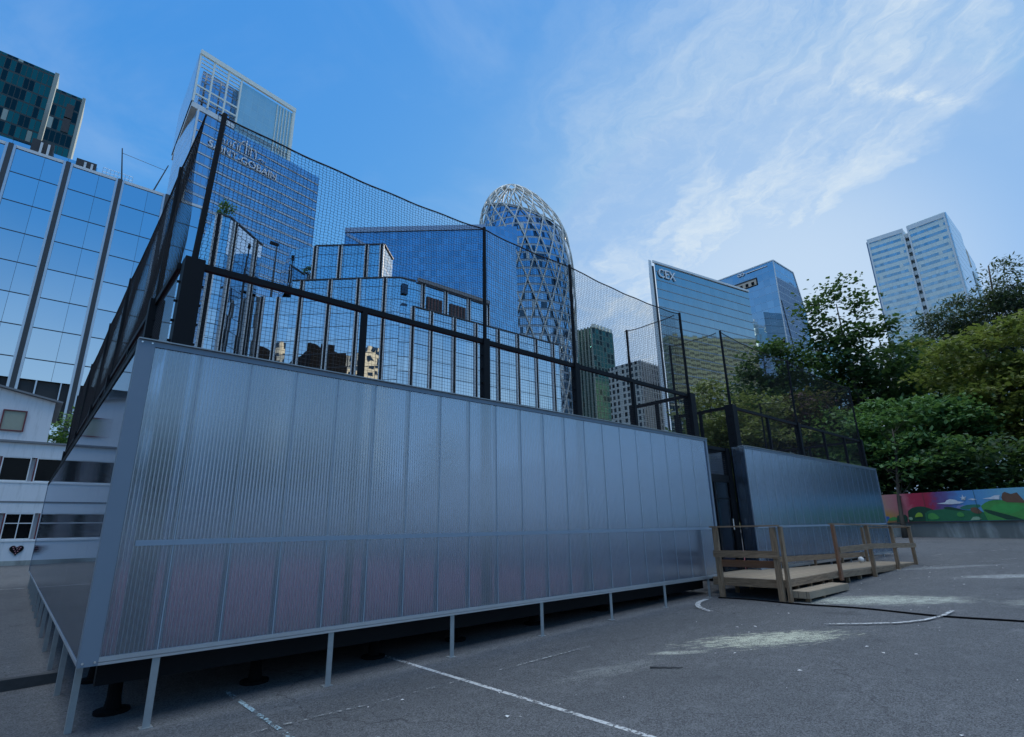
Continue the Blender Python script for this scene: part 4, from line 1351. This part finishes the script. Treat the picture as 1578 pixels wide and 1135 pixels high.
for k in range(34):
    b = MB(); b.box(302.6, 304.4, 45.35, 46.95, 3 + 4 * k, 5.0 + 4 * k); b.build('slot_balcony', M['ltgrey'], t)
b = MB(); b.prism([(300.8, 30.06), (300.75, 29.5), (331.9, 29.2), (331.9, 29.77)], -2, 140.4, 0, 0); b.build('end_wall', M['stripeside'], t)
b = MB(); b.prism([(301, 62.25), (331, 62.25), (331, 62.8), (301, 62.8)], -2, 139, 0, 0); b.build('end_wall', M['glarecover'], t)  # unseen panel added over the sunlit side to stop mirrored glare
for (A_, B_) in (((300.9, 62.2), (302.0, 47.0)), ((301.6, 45.3), (300.7, 30.1))):
    for s in (.02, .98):
        fin(t, 'corner_trim', A_, B_, s, -2, 140.2, .7, .35, M['ltgrey'])
    hband(t, 'parapet', A_, B_, 0, 1, 138.0, 140.2, .3, M['ltgrey'])
t = thing('far_office_tower', (360, 30, 0), 'narrow office tower peeping out behind the right edge of the striped tower', 'tower')
b = MB(); b.prism([(344, 30.7), (371, 30.5), (371, 46), (344, 46)], -2, [141, 137, 137, 141], 0, 1); b.build('facade', [M['stripeside'], M['roofgrey']], t)
b = MB(); b.prism([(344, 46.05), (371, 46.05), (371, 46.5), (344, 46.5)], -2, 136, 0, 0); b.build('end_wall', M['glarecover'], t)  # another unseen cover, added against glare mirrored in the faceted tower
b = MB(); b.box(344.5, 350, 30.2, 30.65, 128, 137); b.build('gold_panel', M['beige'], t)
b = MB(); b.box(350.2, 357, 30.2, 30.6, 100, 126); b.build('window_stripe', M['stripe'], t)

# --- stepped mirror-glass office behind the near net
t = thing('stepped_mirror_office', (34, 62, 0), 'stepped mirror glass office with black column lines directly behind the long net', 'office')


def block(name, poly, z0, z1, mat='mirror2', uv0=0.0):
    b = MB(); b.prism(poly, z0, z1, 0, 1, uv0=uv0)
    return b.build(name, [M[mat], M['roofgrey']], t)


block('glass_turret', [(12.6, 71.5), (14.2, 71.4), (19.7, 76.2), (17.5, 84), (12.6, 84)], -1, 42)
block('link_facade', [(19.0, 75.7), (23.3, 72.5), (26, 84), (19, 84)], -1, 33.5)
block('rear_block', [(23.4, 74.9), (25.8, 71.5), (33.2, 64.8), (36.5, 68.1), (36, 84), (25, 84)], 36.01, 42.0, uv0=.8)
block('front_block', [(23.3, 72.5), (33.1, 63.2), (34.6, 62.0), (36.9, 61.7), (50.3, 61.7), (52, 84), (26, 84)], -1, 36, uv0=.5)
block('low_wing', [(32.6, 58.3), (34.1, 57.6), (60.6, 56.5), (66, 61.6), (50.4, 61.65), (36.9, 61.65), (34.4, 61.5)], -1, 30, uv0=.9)
CE = M['ltgrey']
for s in (.15, .80):
    fin(t, 'column', (14.2, 71.4), (19.7, 76.2), s, -1, 42.0, .34, .25, M['black'], CE)
fin(t, 'column', (12.6, 71.5), (14.2, 71.4), .15, -1, 42.0, .4, .25, M['black'], CE)
for s in (.112, .409, .709, .986):
    fin(t, 'column', (23.3, 72.5), (33.1, 63.2), s, -1, 36.0, .30, .25, M['black'], CE)
for s in (.0, .368, .756, .976):
    fin(t, 'column', (25.8, 71.5), (33.2, 64.8), s, 36.02, 42.0, .30, .25, M['black'], CE)
for s in (.001, .107, .245, .383, .534, .674, .813, .949):
    fin(t, 'column', (34.1, 57.6), (60.6, 56.5), s, -1, 30.0, .28, .25, M['black'], CE)
for s in (.092, .389, .706, .99):
    fin(t, 'column', (36.9, 61.7), (50.3, 61.7), s, 30.02, 35.98, .28, .25, M['black'], CE)
for s in (.3, .7):
    fin(t, 'column', (19.0, 75.7), (23.3, 72.5), s, -1, 33.5, .26, .25, M['black'], CE)
for A_, B_, z_ in (((14.2, 71.4), (19.7, 76.2), 42), ((12.6, 71.5), (14.2, 71.4), 42), ((23.3, 72.5), (33.1, 63.2), 36), ((33.1, 63.2), (34.6, 62.0), 36), ((34.6, 62.0), (36.9, 61.7), 36), ((25.8, 71.5), (33.2, 64.8), 42), ((33.2, 64.8), (36.5, 68.1), 42), ((34.1, 57.6), (60.6, 56.5), 30)):
    hband(t, 'coping', A_, B_, 0, 1, z_ + .01, z_ + .16, .18, M['darkgrey'])
M['rust'] = mat_plain('rusty_brown_slat', (.13, .06, .05), .6)
for s0, s1 in ((.14, .34), (.44, .66)):
    o = hband(t, 'roof_vent', (36.9, 61.7), (50.3, 61.7), s0, s1, 31.6, 34.2, .15, M['recess'])
    b = MB()
    for k in range(5):
        x = 36.9 + 13.4 * (s0 + (s1 - s0) * (k + .5) / 5)
        b.box(x - .09, x + .09, 61.45, 61.54, 31.6, 34.2)
    b.build('slat', M['rust'], o)
hband(t, 'parapet', (36.9, 61.7), (50.3, 61.7), .02, 1.0, 36.01, 36.6, .5, M['roofgrey'])
M['openwin'] = mat_plain('tilted_dark_window', (.05, .07, .1), .1, .6)
for k, (z) in enumerate((33.6, 30.6, 26.4, 23.4, 20.6, 17.5)):
    b = MB(); b.box(34.75, 35.6, 61.55, 61.85, z, z + 1.5); b.build('open_window', M['openwin'], t)
# roof mast with a lamp
t2 = thing('roof_mast', (20.9, 69.8, 33), 'thin mast with a lamp head standing up through the net on the stepped office', 'mast')
b = MB(); b.tube([(21.3, 74.6, 33.4), (21.3, 74.6, 41.9)], [.16, .09], 8); b.build('pole', M['darkgrey'], t2)
b = MB(); b.bar((20.3, 74.6, 42.0), (21.5, 74.6, 42.0), .4, .35); b.build('lamp_head', M['black'], t2)

# --- buildings outside the frame that the mirror glass reflects
t = thing('dark_reflected_office', (-58, 33, 0), 'dark office seen only as a reflection in the stepped mirror office', 'office')
b = MB(); b.prism([(-66, 25), (-50, 25), (-50, 37.5), (-66, 37.5)], -1, 54, 0, 1); b.build('facade', [M['rubber'], M['roofgrey']], t)
t = thing('beige_reflected_tower', (-66, 10, 0), 'sunlit beige tower seen only as a reflection in the stepped mirror office', 'tower')
M['beigefac'] = mat_facade('beige_flats', 3.0, 3.0, (.10, .11, .12), (.66, .56, .40), .5, .45, rough=.2, tilt=.05, var=.5)
b = MB(); b.prism([(-72, 5), (-60, 5), (-60, 15), (-72, 15)], -1, 60, 0, 1); b.prism([(-72, 15.01), (-60.5, 15.01), (-60.5, 19), (-72, 19)], -1, 52, 0, 1); b.build('facade', [M['beigefac'], M['roofgrey']], t)
t = thing('striped_reflected_block', (300, -30, 0), 'pale banded block seen only as a reflection in the lettered glass slab', 'office')
M['palestripe'] = mat_facade('pale_banded_block', 3.0, 3.6, (.10, .12, .10), (.50, .56, .36), .06, .10, band=(.52, .60, .36), bandfrac=.52, rough=.3, tilt=.03, var=.5, metal=0)
b = MB(); b.prism([(283, -42), (368, -29), (371, -56), (286, -69)], -2, 134, 0, 1); b.build('facade', [M['palestripe'], M['roofgrey']], t)

# ------------------------------------------------------------------ mural wall at the right
def mural():
    L0, R0 = Vector((37.6, 10.25, 0)), Vector((35.35, 4.0, 0))
    d = (R0 - L0)
    ln = d.length
    d.normalize()
    nrm = Vector((d.y, -d.x, 0))  # towards the yard
    if nrm.x > 0:
        nrm = -nrm
    at = lambda s, z, o=0.0: tuple(L0 + d * s + nrm * o + Vector((0, 0, z)))
    S0, S1 = -7.0, ln + 11
    t = thing('mural_wall', tuple(L0), 'painted landscape mural on boards above a stained concrete retaining wall', 'mural wall')
    zc, zm0, zm1 = 1.55, 3.12, 3.06
    b = MB()
    c = L0 + d * (S0 + S1) / 2
    b.obox((c.x - nrm.x * .2, c.y - nrm.y * .2, (zc - .5) / 2 + .25), d * (S1 - S0) / 2, nrm * .2, (0, 0, (zc + .5) / 2))
    b.build('concrete_wall', M['conc'], t)
    m, g = newmat('painted_sunset_sky')
    uv = g.n('ShaderNodeUVMap', uv_map='UVMap').outputs[0]
    u, v, _ = g.xyz(uv)
    P_ = g.n('ShaderNodeTexCoord').outputs['Object']
    nz = g.m('MULTIPLY', g.m('SUBTRACT', g.noise(P_, 3, 5, .7), .5), .16)
    f = g.m('ADD', u, nz)
    base = g.ramp(f, [(0.0, (0.608, 0.405, 0.216)), (.10, (0.621, 0.270, 0.230)), (.24, (0.675, 0.176, 0.203)), (.31, (0.567, 0.027, 0.068)), (.44, (0.486, 0.016, 0.054)), (.50, (0.176, 0.068, 0.216)), (.58, (0.149, 0.135, 0.351)), (.66, (0.108, 0.324, 0.648)), (.82, (0.135, 0.405, 0.675)), (1.0, (0.216, 0.540, 0.675))])
    warm = g.m('MULTIPLY', g.step(u, .26, .05), g.step(v, .55, .25))
    base = g.mix(warm, base, (.62, .30, .05))
    base = g.mix(g.m('MULTIPLY', g.noise(P_, 14, 5), .25), base, (.1, .08, .09))
    g.out(g.bsdf(base, .6))
    b = MB()
    zt = lambda s: zm0 + (zm1 - zm0) * (s / ln)
    nseg = 40
    sf = lambda s: max(0, min(1, s / ln))
    for i in range(nseg):
        sa, sb = S0 + (S1 - S0) * i / nseg, S0 + (S1 - S0) * (i + 1) / nseg
        b.face([at(sa, zc + .02, .03), at(sb, zc + .02, .03), at(sb, zt(sb), .03), at(sa, zt(sa), .03)], 0, [(sf(sa), 0), (sf(sb), 0), (sf(sb), 1), (sf(sa), 1)])
        b.face([at(sb, zc + .02, -.03), at(sa, zc + .02, -.03), at(sa, zt(sa), -.03), at(sb, zt(sb), -.03)], 1)
        b.face([at(sa, zt(sa), .03), at(sb, zt(sb), .03), at(sb, zt(sb), -.03), at(sa, zt(sa), -.03)], 1)
    board = b.build('mural_board', [m, M['conc']], t)
    b = MB(); c = L0 + d * (S0 + S1) / 2
    b.obox((c.x + nrm.x * .03, c.y + nrm.y * .03, zc + .005), d * (S1 - S0) / 2, nrm * .05, (0, 0, .02)); b.build('ledge', M['darkgrey'], t)
    cols = {'dkgreen': (0.016, 0.068, 0.034), 'green': (0.027, 0.162, 0.068), 'leaf': (0.081, 0.324, 0.068), 'lime': (0.297, 0.459, 0.041), 'teal': (0.041, 0.216, 0.135), 'bright': (0.068, 0.378, 0.081), 'blue': (0.041, 0.135, 0.378), 'sea': (0.068, 0.189, 0.405), 'cloud': (0.800, 0.800, 0.800), 'brown': (0.189, 0.095, 0.054), 'pale': (0.324, 0.486, 0.297), 'lilac': (0.297, 0.297, 0.513)}
    mats = {}
    for k, c_ in cols.items():
        mats[k] = mat_plain('mural_' + k, c_, .6, var=.35, scale=5)
    # pigment areas, coordinates read along the wall (0-1578) and down the board (145-530)
    arr = [('blue', [(-1700, 452), (130, 452), (150, 490), (90, 530), (-1700, 530)]),
           ('lilac', [(1000, 345), (1090, 335), (1060, 378), (990, 385)]),
           ('dkgreen', [(390, 420), (440, 375), (520, 350), (600, 348), (680, 372), (740, 400), (740, 530), (390, 530)]),
           ('green', [(600, 440), (660, 400), (760, 392), (900, 380), (1000, 395), (1100, 400), (1300, 430), (1330, 530), (600, 530)]),
           ('dkgreen', [(830, 378), (870, 358), (940, 362), (1020, 385), (1100, 412), (980, 408)]),
           ('teal', [(1010, 380), (1090, 342), (1180, 335), (1260, 338), (1240, 375), (1120, 400)]),
           ('leaf', [(1230, 375), (1330, 300), (1420, 285), (1500, 290), (1640, 315), (3600, 330), (3600, 530), (1290, 530)]),
           ('bright', [(1330, 390), (1420, 330), (1560, 335), (1700, 380), (1580, 470), (1400, 420)]),
           ('dkgreen', [(1265, 405), (1300, 395), (1400, 430), (1560, 490), (1640, 530), (1480, 525), (1330, 460)]),
           ('brown', [(1140, 375), (1210, 368), (1260, 440), (1190, 450), (1140, 420)]),
           ('brown', [(1470, 285), (1515, 178), (1560, 225), (1640, 200), (1700, 330), (1540, 325)]),
           ('leaf', [(640, 510), (640, 450), (690, 425), (740, 440), (790, 500)]),
           ('pale', [(1110, 525), (1130, 490), (1200, 478), (1240, 520)]),
           ('leaf', [(985, 480), (980, 440), (1015, 420), (1055, 440), (1060, 480)]),
           ('lime', [(470, 480), (520, 420), (575, 425), (585, 475), (540, 470)]),
           ('leaf', [(90, 515), (180, 470), (240, 470), (262, 510)]),
           ('dkgreen', [(240, 465), (300, 440), (390, 450), (380, 530), (230, 530)]),
           ('lime', [(272, 455), (290, 420), (322, 430), (325, 468)]),
           ('pale', [(390, 490), (410, 472), (445, 475), (452, 500), (425, 515)]),
           ('cloud', [(780, 318), (880, 305), (905, 280), (945, 266), (1000, 275), (1030, 295), (1095, 305), (1040, 322), (930, 330)]),
           ('cloud', [(1140, 272), (1190, 262), (1235, 275), (1190, 284)]),
           ('cloud', [(1295, 268), (1380, 252), (1420, 232), (1475, 225), (1460, 280), (1380, 276)]),
           ('cloud', [(1055, 248), (1085, 243), (1092, 210), (1099, 243), (1130, 238), (1102, 256), (1110, 285), (1090, 262), (1068, 275), (1081, 255)])]
    lyr = 0
    mm = list(cols)
    b = MB()
    for key, pts in arr:
        lyr += 1
        o = .031 + .0016 * lyr
        q = []
        n_ = len(pts)
        # soften each outline with one round of corner cutting
        sm_ = []
        for i in range(n_):
            p, r_ = pts[i], pts[(i + 1) % n_]
            if max(abs(p[0]), abs(r_[0])) > 1650 or p[1] > 520 or key == 'cloud':
                sm_ += [p]
            else:
                sm_ += [(p[0] * .75 + r_[0] * .25, p[1] * .75 + r_[1] * .25), (p[0] * .25 + r_[0] * .75, p[1] * .25 + r_[1] * .75)]
        bm = bmesh.new()
        vs = []
        for (xx, yy_) in sm_:
            s = xx / 1578 * ln
            s = max(S0 + .02, min(S1 - .02, s))
            top_y = 215 - 70 * max(-.5, min(1.3, xx / 1578))
            h = (532 - yy_) / (532 - top_y)
            vs.append(bm.verts.new(at(s, zc + .03 + h * (zt(s) - zc - .04), o)))
        f_ = bm.faces.new(vs)
        bmesh.ops.triangulate(bm, faces=[f_])
        for tri in bm.faces:
            pp = [v.co.copy() for v in tri.verts]
            if tri.normal.dot(nrm) < 0:
                pp.reverse()
            b.face(pp, mm.index(key))
        bm.free()
    for k in range(7):
        s_j = -2.2 + 2.44 * k
        o = .031 + .0016 * (lyr + 1)
        b.face([at(s_j, zc + .03, o), at(s_j + .018, zc + .03, o), at(s_j + .018, zt(s_j) - .005, o), at(s_j, zt(s_j) - .005, o)], mm.index('dkgreen'))
    b.build('painted_shapes', [mats[k] for k in mm], board)


mural()


# ------------------------------------------------------------------ trees
def mat_leaf(name, a, b_, trans=.45):
    m, g = newmat(name)
    ri = g.n('ShaderNodeNewGeometry').outputs['Random Per Island']
    P = g.n('ShaderNodeTexCoord').outputs['Object']
    nz = g.noise(P, .9, 4, .6)
    k = g.m('ADD', g.m('MULTIPLY', ri, .6), g.m('MULTIPLY', g.step(nz, .3, .7), .5), clamp=True)
    c = g.mix(k, a, b_)
    d = g.bsdf(c, .5, 0, None, .35)
    tl = g.n('ShaderNodeBsdfTranslucent'); g.put(tl.inputs['Color'], g.mix(.5, c, (.12, .2, .02)))
    g.out(g.mixs(trans, d, tl.outputs[0]))
    return m


M['bark'] = mat_plain('bark', (.06, .048, .036), .9, var=.5, scale=9, bump=.6)
LEAF = {'dark': mat_leaf('dark_leaves', (0.027, 0.067, 0.032), (0.067, 0.140, 0.061)),
        'mid': mat_leaf('green_leaves', (0.055, 0.140, 0.051), (0.146, 0.299, 0.104)),
        'yel': mat_leaf('yellow_green_leaves', (0.122, 0.152, 0.037), (0.305, 0.329, 0.091)),
        'olive': mat_leaf('olive_leaves', (0.116, 0.146, 0.049), (0.287, 0.305, 0.116)),
        'red': mat_leaf('purple_red_leaves', (0.037, 0.017, 0.024), (0.098, 0.037, 0.051)),
        'pine': mat_leaf('pine_needles', (0.022, 0.044, 0.037), (0.055, 0.091, 0.067), .2),
        'fresh': mat_leaf('fresh_leaves', (0.067, 0.159, 0.049), (0.171, 0.317, 0.091))}


def crown(b, rng, centres, per, spread, size, flat=.45, droop=0.0, needle=False):
    for (c, k) in centres:
        for _ in range(int(per * k)):
            p = c + Vector((rng.gauss(0, spread), rng.gauss(0, spread), rng.gauss(0, spread * flat))) * (k ** .5)
            s = size * rng.uniform(.55, 1.25)
            az_ = rng.uniform(0, 6.283)
            tl = rng.gauss(droop, .5)
            a = Vector((math.cos(az_) * math.cos(tl), math.sin(az_) * math.cos(tl), math.sin(tl)))
            sd_ = Vector((-math.sin(az_), math.cos(az_), rng.uniform(-.5, .5))).normalized()
            wd = s * (.16 if needle else rng.uniform(.32, .5))
            n_ = a.cross(sd_) * s * rng.uniform(-.12, .12)
            q = len(b.v)
            b.v += [tuple(p), tuple(p + a * s * .5 + sd_ * wd + n_), tuple(p + a * s), tuple(p + a * s * .5 - sd_ * wd + n_)]
            b.f.append((q, q + 1, q + 2, q + 3)); b.mi.append(0); b.uv.append(None)


def tree(label, leaf, base, top, blobs, nleaf, size, seed, trunk_r=.18, spread=.42, flat=.45, hollow=.55, group='trees behind the mural and the courts', name='leafy_tree', needle=False, split=.35):
    """blobs: (centre, rx, rz) lobes of the crown; sprays sit mostly in the outer shell, with gaps"""
    rng = random.Random(seed)
    base = Vector(base); top = Vector(top)
    t = thing(name, tuple(base), label, 'tree', group)
    centres = []
    tot = sum(rx * rx * rz for _, rx, rz in blobs)
    N = nleaf / 34.0
    for c, rx, rz in blobs:
        c = Vector(c)
        for _ in range(max(6, int(N * rx * rx * rz / tot))):
            while True:
                v = Vector((rng.uniform(-1, 1), rng.uniform(-1, 1), rng.uniform(-1, 1)))
                if .02 < v.length <= 1:
                    break
            r_ = hollow + (1 - hollow) * rng.random() ** .6
            v = v.normalized() * r_
            nz = noise.noise(Vector((v.x * 1.6, v.y * 1.6, v.z * 1.6)) + Vector((seed * 3.1, 0, 0)))
            if nz < -.22:
                continue
            k = 1 + .35 * nz
            centres.append((c + Vector((v.x * rx * k, v.y * rx * k, v.z * rz * k)), rng.uniform(.5, 1.5)))
    b = MB()
    pts = []
    for i in range(7):
        k = i / 6
        p = base.lerp(top, k) + Vector((math.sin(k * 5 + seed), math.cos(k * 4 + seed), 0)) * .12 * k * (1 - k) * 4
        pts.append(p)
    b.tube(pts, [trunk_r * (1 - .8 * i / 6) * (1.25 if i == 0 else 1) for i in range(7)], 8)
    tr = b.build('trunk', M['bark'], t, True)
    b = MB()
    sel = rng.sample(centres, min(len(centres), 46))
    for c, k in sel:
        zf = max(split, min(.95, (c.z - base.z) / max(.5, top.z - base.z) - .22))
        st_ = base.lerp(top, zf)
        mid = st_.lerp(c, .5) + Vector((rng.uniform(-.2, .2), rng.uniform(-.2, .2), rng.uniform(.05, .45)))
        r_ = trunk_r * .32 * (1.1 - zf)
        b.tube([st_, mid, c], [r_, r_ * .55, r_ * .2], 5, cap=False)
    b.build('limbs', M['bark'], t, True)
    b = MB()
    crown(b, rng, centres, 34, spread, size, flat, needle=needle)
    b.build('crown', LEAF[leaf], t)
    return t


V = Vector
GR = 2.0
tree('tall dark open crowned tree standing above the others left of the striped tower', 'dark', (50.5, 13.6, GR), (50.5, 13.7, 20.0), [((50.4, 13.5, 18.6), 2.9, 3.4), ((50.6, 15.0, 14.6), 3.3, 3.2), ((51, 11.9, 14.6), 3.4, 3.4), ((50.2, 14.0, 10), 4.0, 3.4)], 13775, .42, 1, .22, .5, .6)
tree('dense dark green tree filling the gap under the striped tower', 'dark', (57, 12, GR), (57, 12, 14.8), [((57, 12.1, 13.2), 3.4, 3.4), ((58.5, 9.8, 11.5), 3.4, 3.2), ((56, 13, 8.5), 4, 4)], 13775, .42, 2)
tree('dark pine with a ragged top against the right side of the sky', 'pine', (66, 6.2, GR), (67, 4.6, 25.5), [((67.2, 4.1, 23.6), 1.9, 2.4), ((66.2, 6.6, 20.2), 4.2, 2.2), ((66, 9.2, 18.8), 3.0, 1.8), ((66, 3.6, 19.2), 4.2, 2.6), ((65, 6.0, 16), 4.6, 2.8)], 34800, .5, 3, .3, .55, .4, needle=True, name='pine_tree')
tree('large yellow green maple overhanging the right end of the mural', 'yel', (47.2, 4.2, GR), (46.8, 4.6, 13), [((46.4, 5.4, 11.8), 3.2, 2.4), ((47.5, 2.6, 12.2), 3.4, 2.6), ((46.5, 3.2, 8.6), 3.8, 2.8), ((45.2, 5.9, 8.0), 2.6, 2.4), ((46.5, 1.2, 7), 3.4, 3)], 21750, .36, 4, .2, .42, .3)
tree('bright mid green maple spreading over the left end of the mural', 'mid', (36.2, 8.85, gz(36, 8.8)), (38.6, 8.9, 7.0), [((42.0, 9.2, 7.4), 3.4, 2.0), ((40.6, 10.0, 5.6), 3.0, 1.5), ((40.0, 7.8, 5.2), 2.8, 1.5), ((43.4, 7.6, 7.0), 3.2, 2.3)], 19575, .32, 5, .13, .40, .28)
tree('purple leaved tree behind the farther court net', 'red', (43.4, 14.8, GR - .6), (43.2, 14.6, 10), [((43.2, 14.9, 9.2), 2.2, 2.0), ((42.6, 14.0, 7.0), 2.2, 2.2), ((43.6, 15.2, 5.6), 2.2, 2.2)], 9425, .32, 6)
tree('olive green tree seen through the net left of the gap', 'olive', (41, 21.6, 1), (40.9, 21.5, 11.5), [((40.9, 21.5, 10.4), 2.5, 2.4), ((40.2, 20.0, 8.2), 2.6, 2.2), ((41.4, 23.0, 7), 2.6, 2.4), ((40, 21, 5), 3, 2.4)], 11600, .34, 7)
tree('rounded olive green tree above the start of the farther wall', 'olive', (40.4, 17.2, 1.2), (40.2, 17.2, 9.8), [((40.2, 17.4, 9.2), 2.5, 1.9), ((39.6, 16.4, 7.2), 2.6, 2), ((40.6, 18.6, 6.6), 2.6, 2.2), ((39.6, 17, 4.4), 3, 2)], 12325, .32, 8)
tree('dark tree rising in front of the lettered slab', 'dark', (50, 20.5, GR), (49.8, 20.3, 16.8), [((49.8, 19.6, 15.8), 2.6, 2.0), ((50.4, 21.8, 13.6), 2.9, 2.0), ((49.6, 20, 11), 3.6, 3)], 9425, .40, 9, spread=.48)
tree('fresh green low tree between the purple tree and the mural', 'fresh', (41, 12.2, GR - .8), (40.9, 12.1, 7.6), [((40.8, 12.4, 7.2), 2.2, 1.7), ((40.2, 11.4, 5.4), 2.2, 1.6), ((41.3, 13.2, 5.0), 2.4, 1.6)], 10875, .30, 10, .12, .38, .3)
tree('dark undergrowth tree behind the right end of the mural', 'dark', (54, 5.5, GR), (54.3, 5.4, 9), [((54.5, 5.5, 7), 3.8, 3.6), ((53, 1.5, 6.5), 3.8, 3.6), ((54, 9.4, 6.5), 3.6, 3.4)], 13050, .42, 11)
tree('dark green bushy tree below the pine', 'dark', (61.5, 10.4, GR), (61.6, 10.3, 16), [((61.6, 10.3, 13.6), 3.8, 4.0), ((62.5, 6.0, 12.5), 3.8, 4)], 11600, .46, 12)
tree('dark leafy tree left of the tall open crowned tree', 'mid', (54.8, 18.6, GR), (55.1, 18.4, 16.5), [((55.1, 18.4, 14.8), 2.8, 2.8), ((54.6, 17, 11), 3.4, 3.4)], 8700, .42, 13)
tree('dark evergreen behind the olive trees and the net', 'dark', (47, 25.5, GR), (47, 25.4, 12), [((47, 25.4, 9.6), 3.4, 3), ((46.4, 22.6, 8), 3.4, 3.4), ((48, 17.5, 8), 3.4, 3.6)], 12325, .42, 14)
tree('yellow green tree beyond the right edge of the frame', 'yel', (44, -1.5, GR), (44, -1.5, 11), [((44, -1.5, 9.5), 3.2, 3), ((43.6, -.2, 6.4), 3, 2.4)], 9425, .36, 15)
tree('green tree between the school and the mirror office', 'fresh', (2.2, 52, 0), (2.2, 52, 10.4), [((2.2, 52, 9.6), 1.9, 1.9), ((3.0, 52, 7.4), 2, 1.8)], 3600, .30, 16, group='trees by the school')
tree('small bush growing on the roof edge of the stepped office', 'mid', (13.6, 72.3, 41.8), (13.7, 72.3, 43.6), [((13.75, 72.3, 43.5), .75, .85)], 420, .34, 17, .05, .3, .5, group='roof plants', name='roof_bush')

# hedge that fills the bank behind the mural
b = MB()
rng = random.Random(5)
cs = []
for i in range(900):
    k = rng.random()
    x = 40.5 - 2.2 * k * 2.2 + rng.uniform(-.3, 3.6); y = 22 - 30 * k
    cs.append((V((x + (2.2 if y < 4 else 0), y, rng.uniform(1.8, 5.6))), rng.uniform(.7, 1.4)))
crown(b, rng, cs, 34, .5, .34, .6)
hd = b.build('hedge', LEAF['dark'])
tag(hd, 'long dark hedge on the bank right behind the mural boards', 'hedge')

# belt of trees added behind the viewer to darken the reflection in the panels
b = MB()
cs = []
for i in range(900):
    x = rng.uniform(-50, 16)
    h_ = 8.4 + 1.8 * noise.noise(Vector((x * .22, 3.3, 0)))
    cs.append((V((x, -34 + rng.uniform(-2.5, 2.5), gz(x, -34) + rng.uniform(.3, 1) ** .8 * h_)), rng.uniform(.7, 1.4)))
crown(b, rng, cs, 26, .7, .6, .6)
tb = struct(b.build('tree_belt', LEAF['dark']), 'stuff')
tb['label'] = 'belt of dark trees added outside the frame to darken the reflection in the panels'
tb['category'] = 'trees'
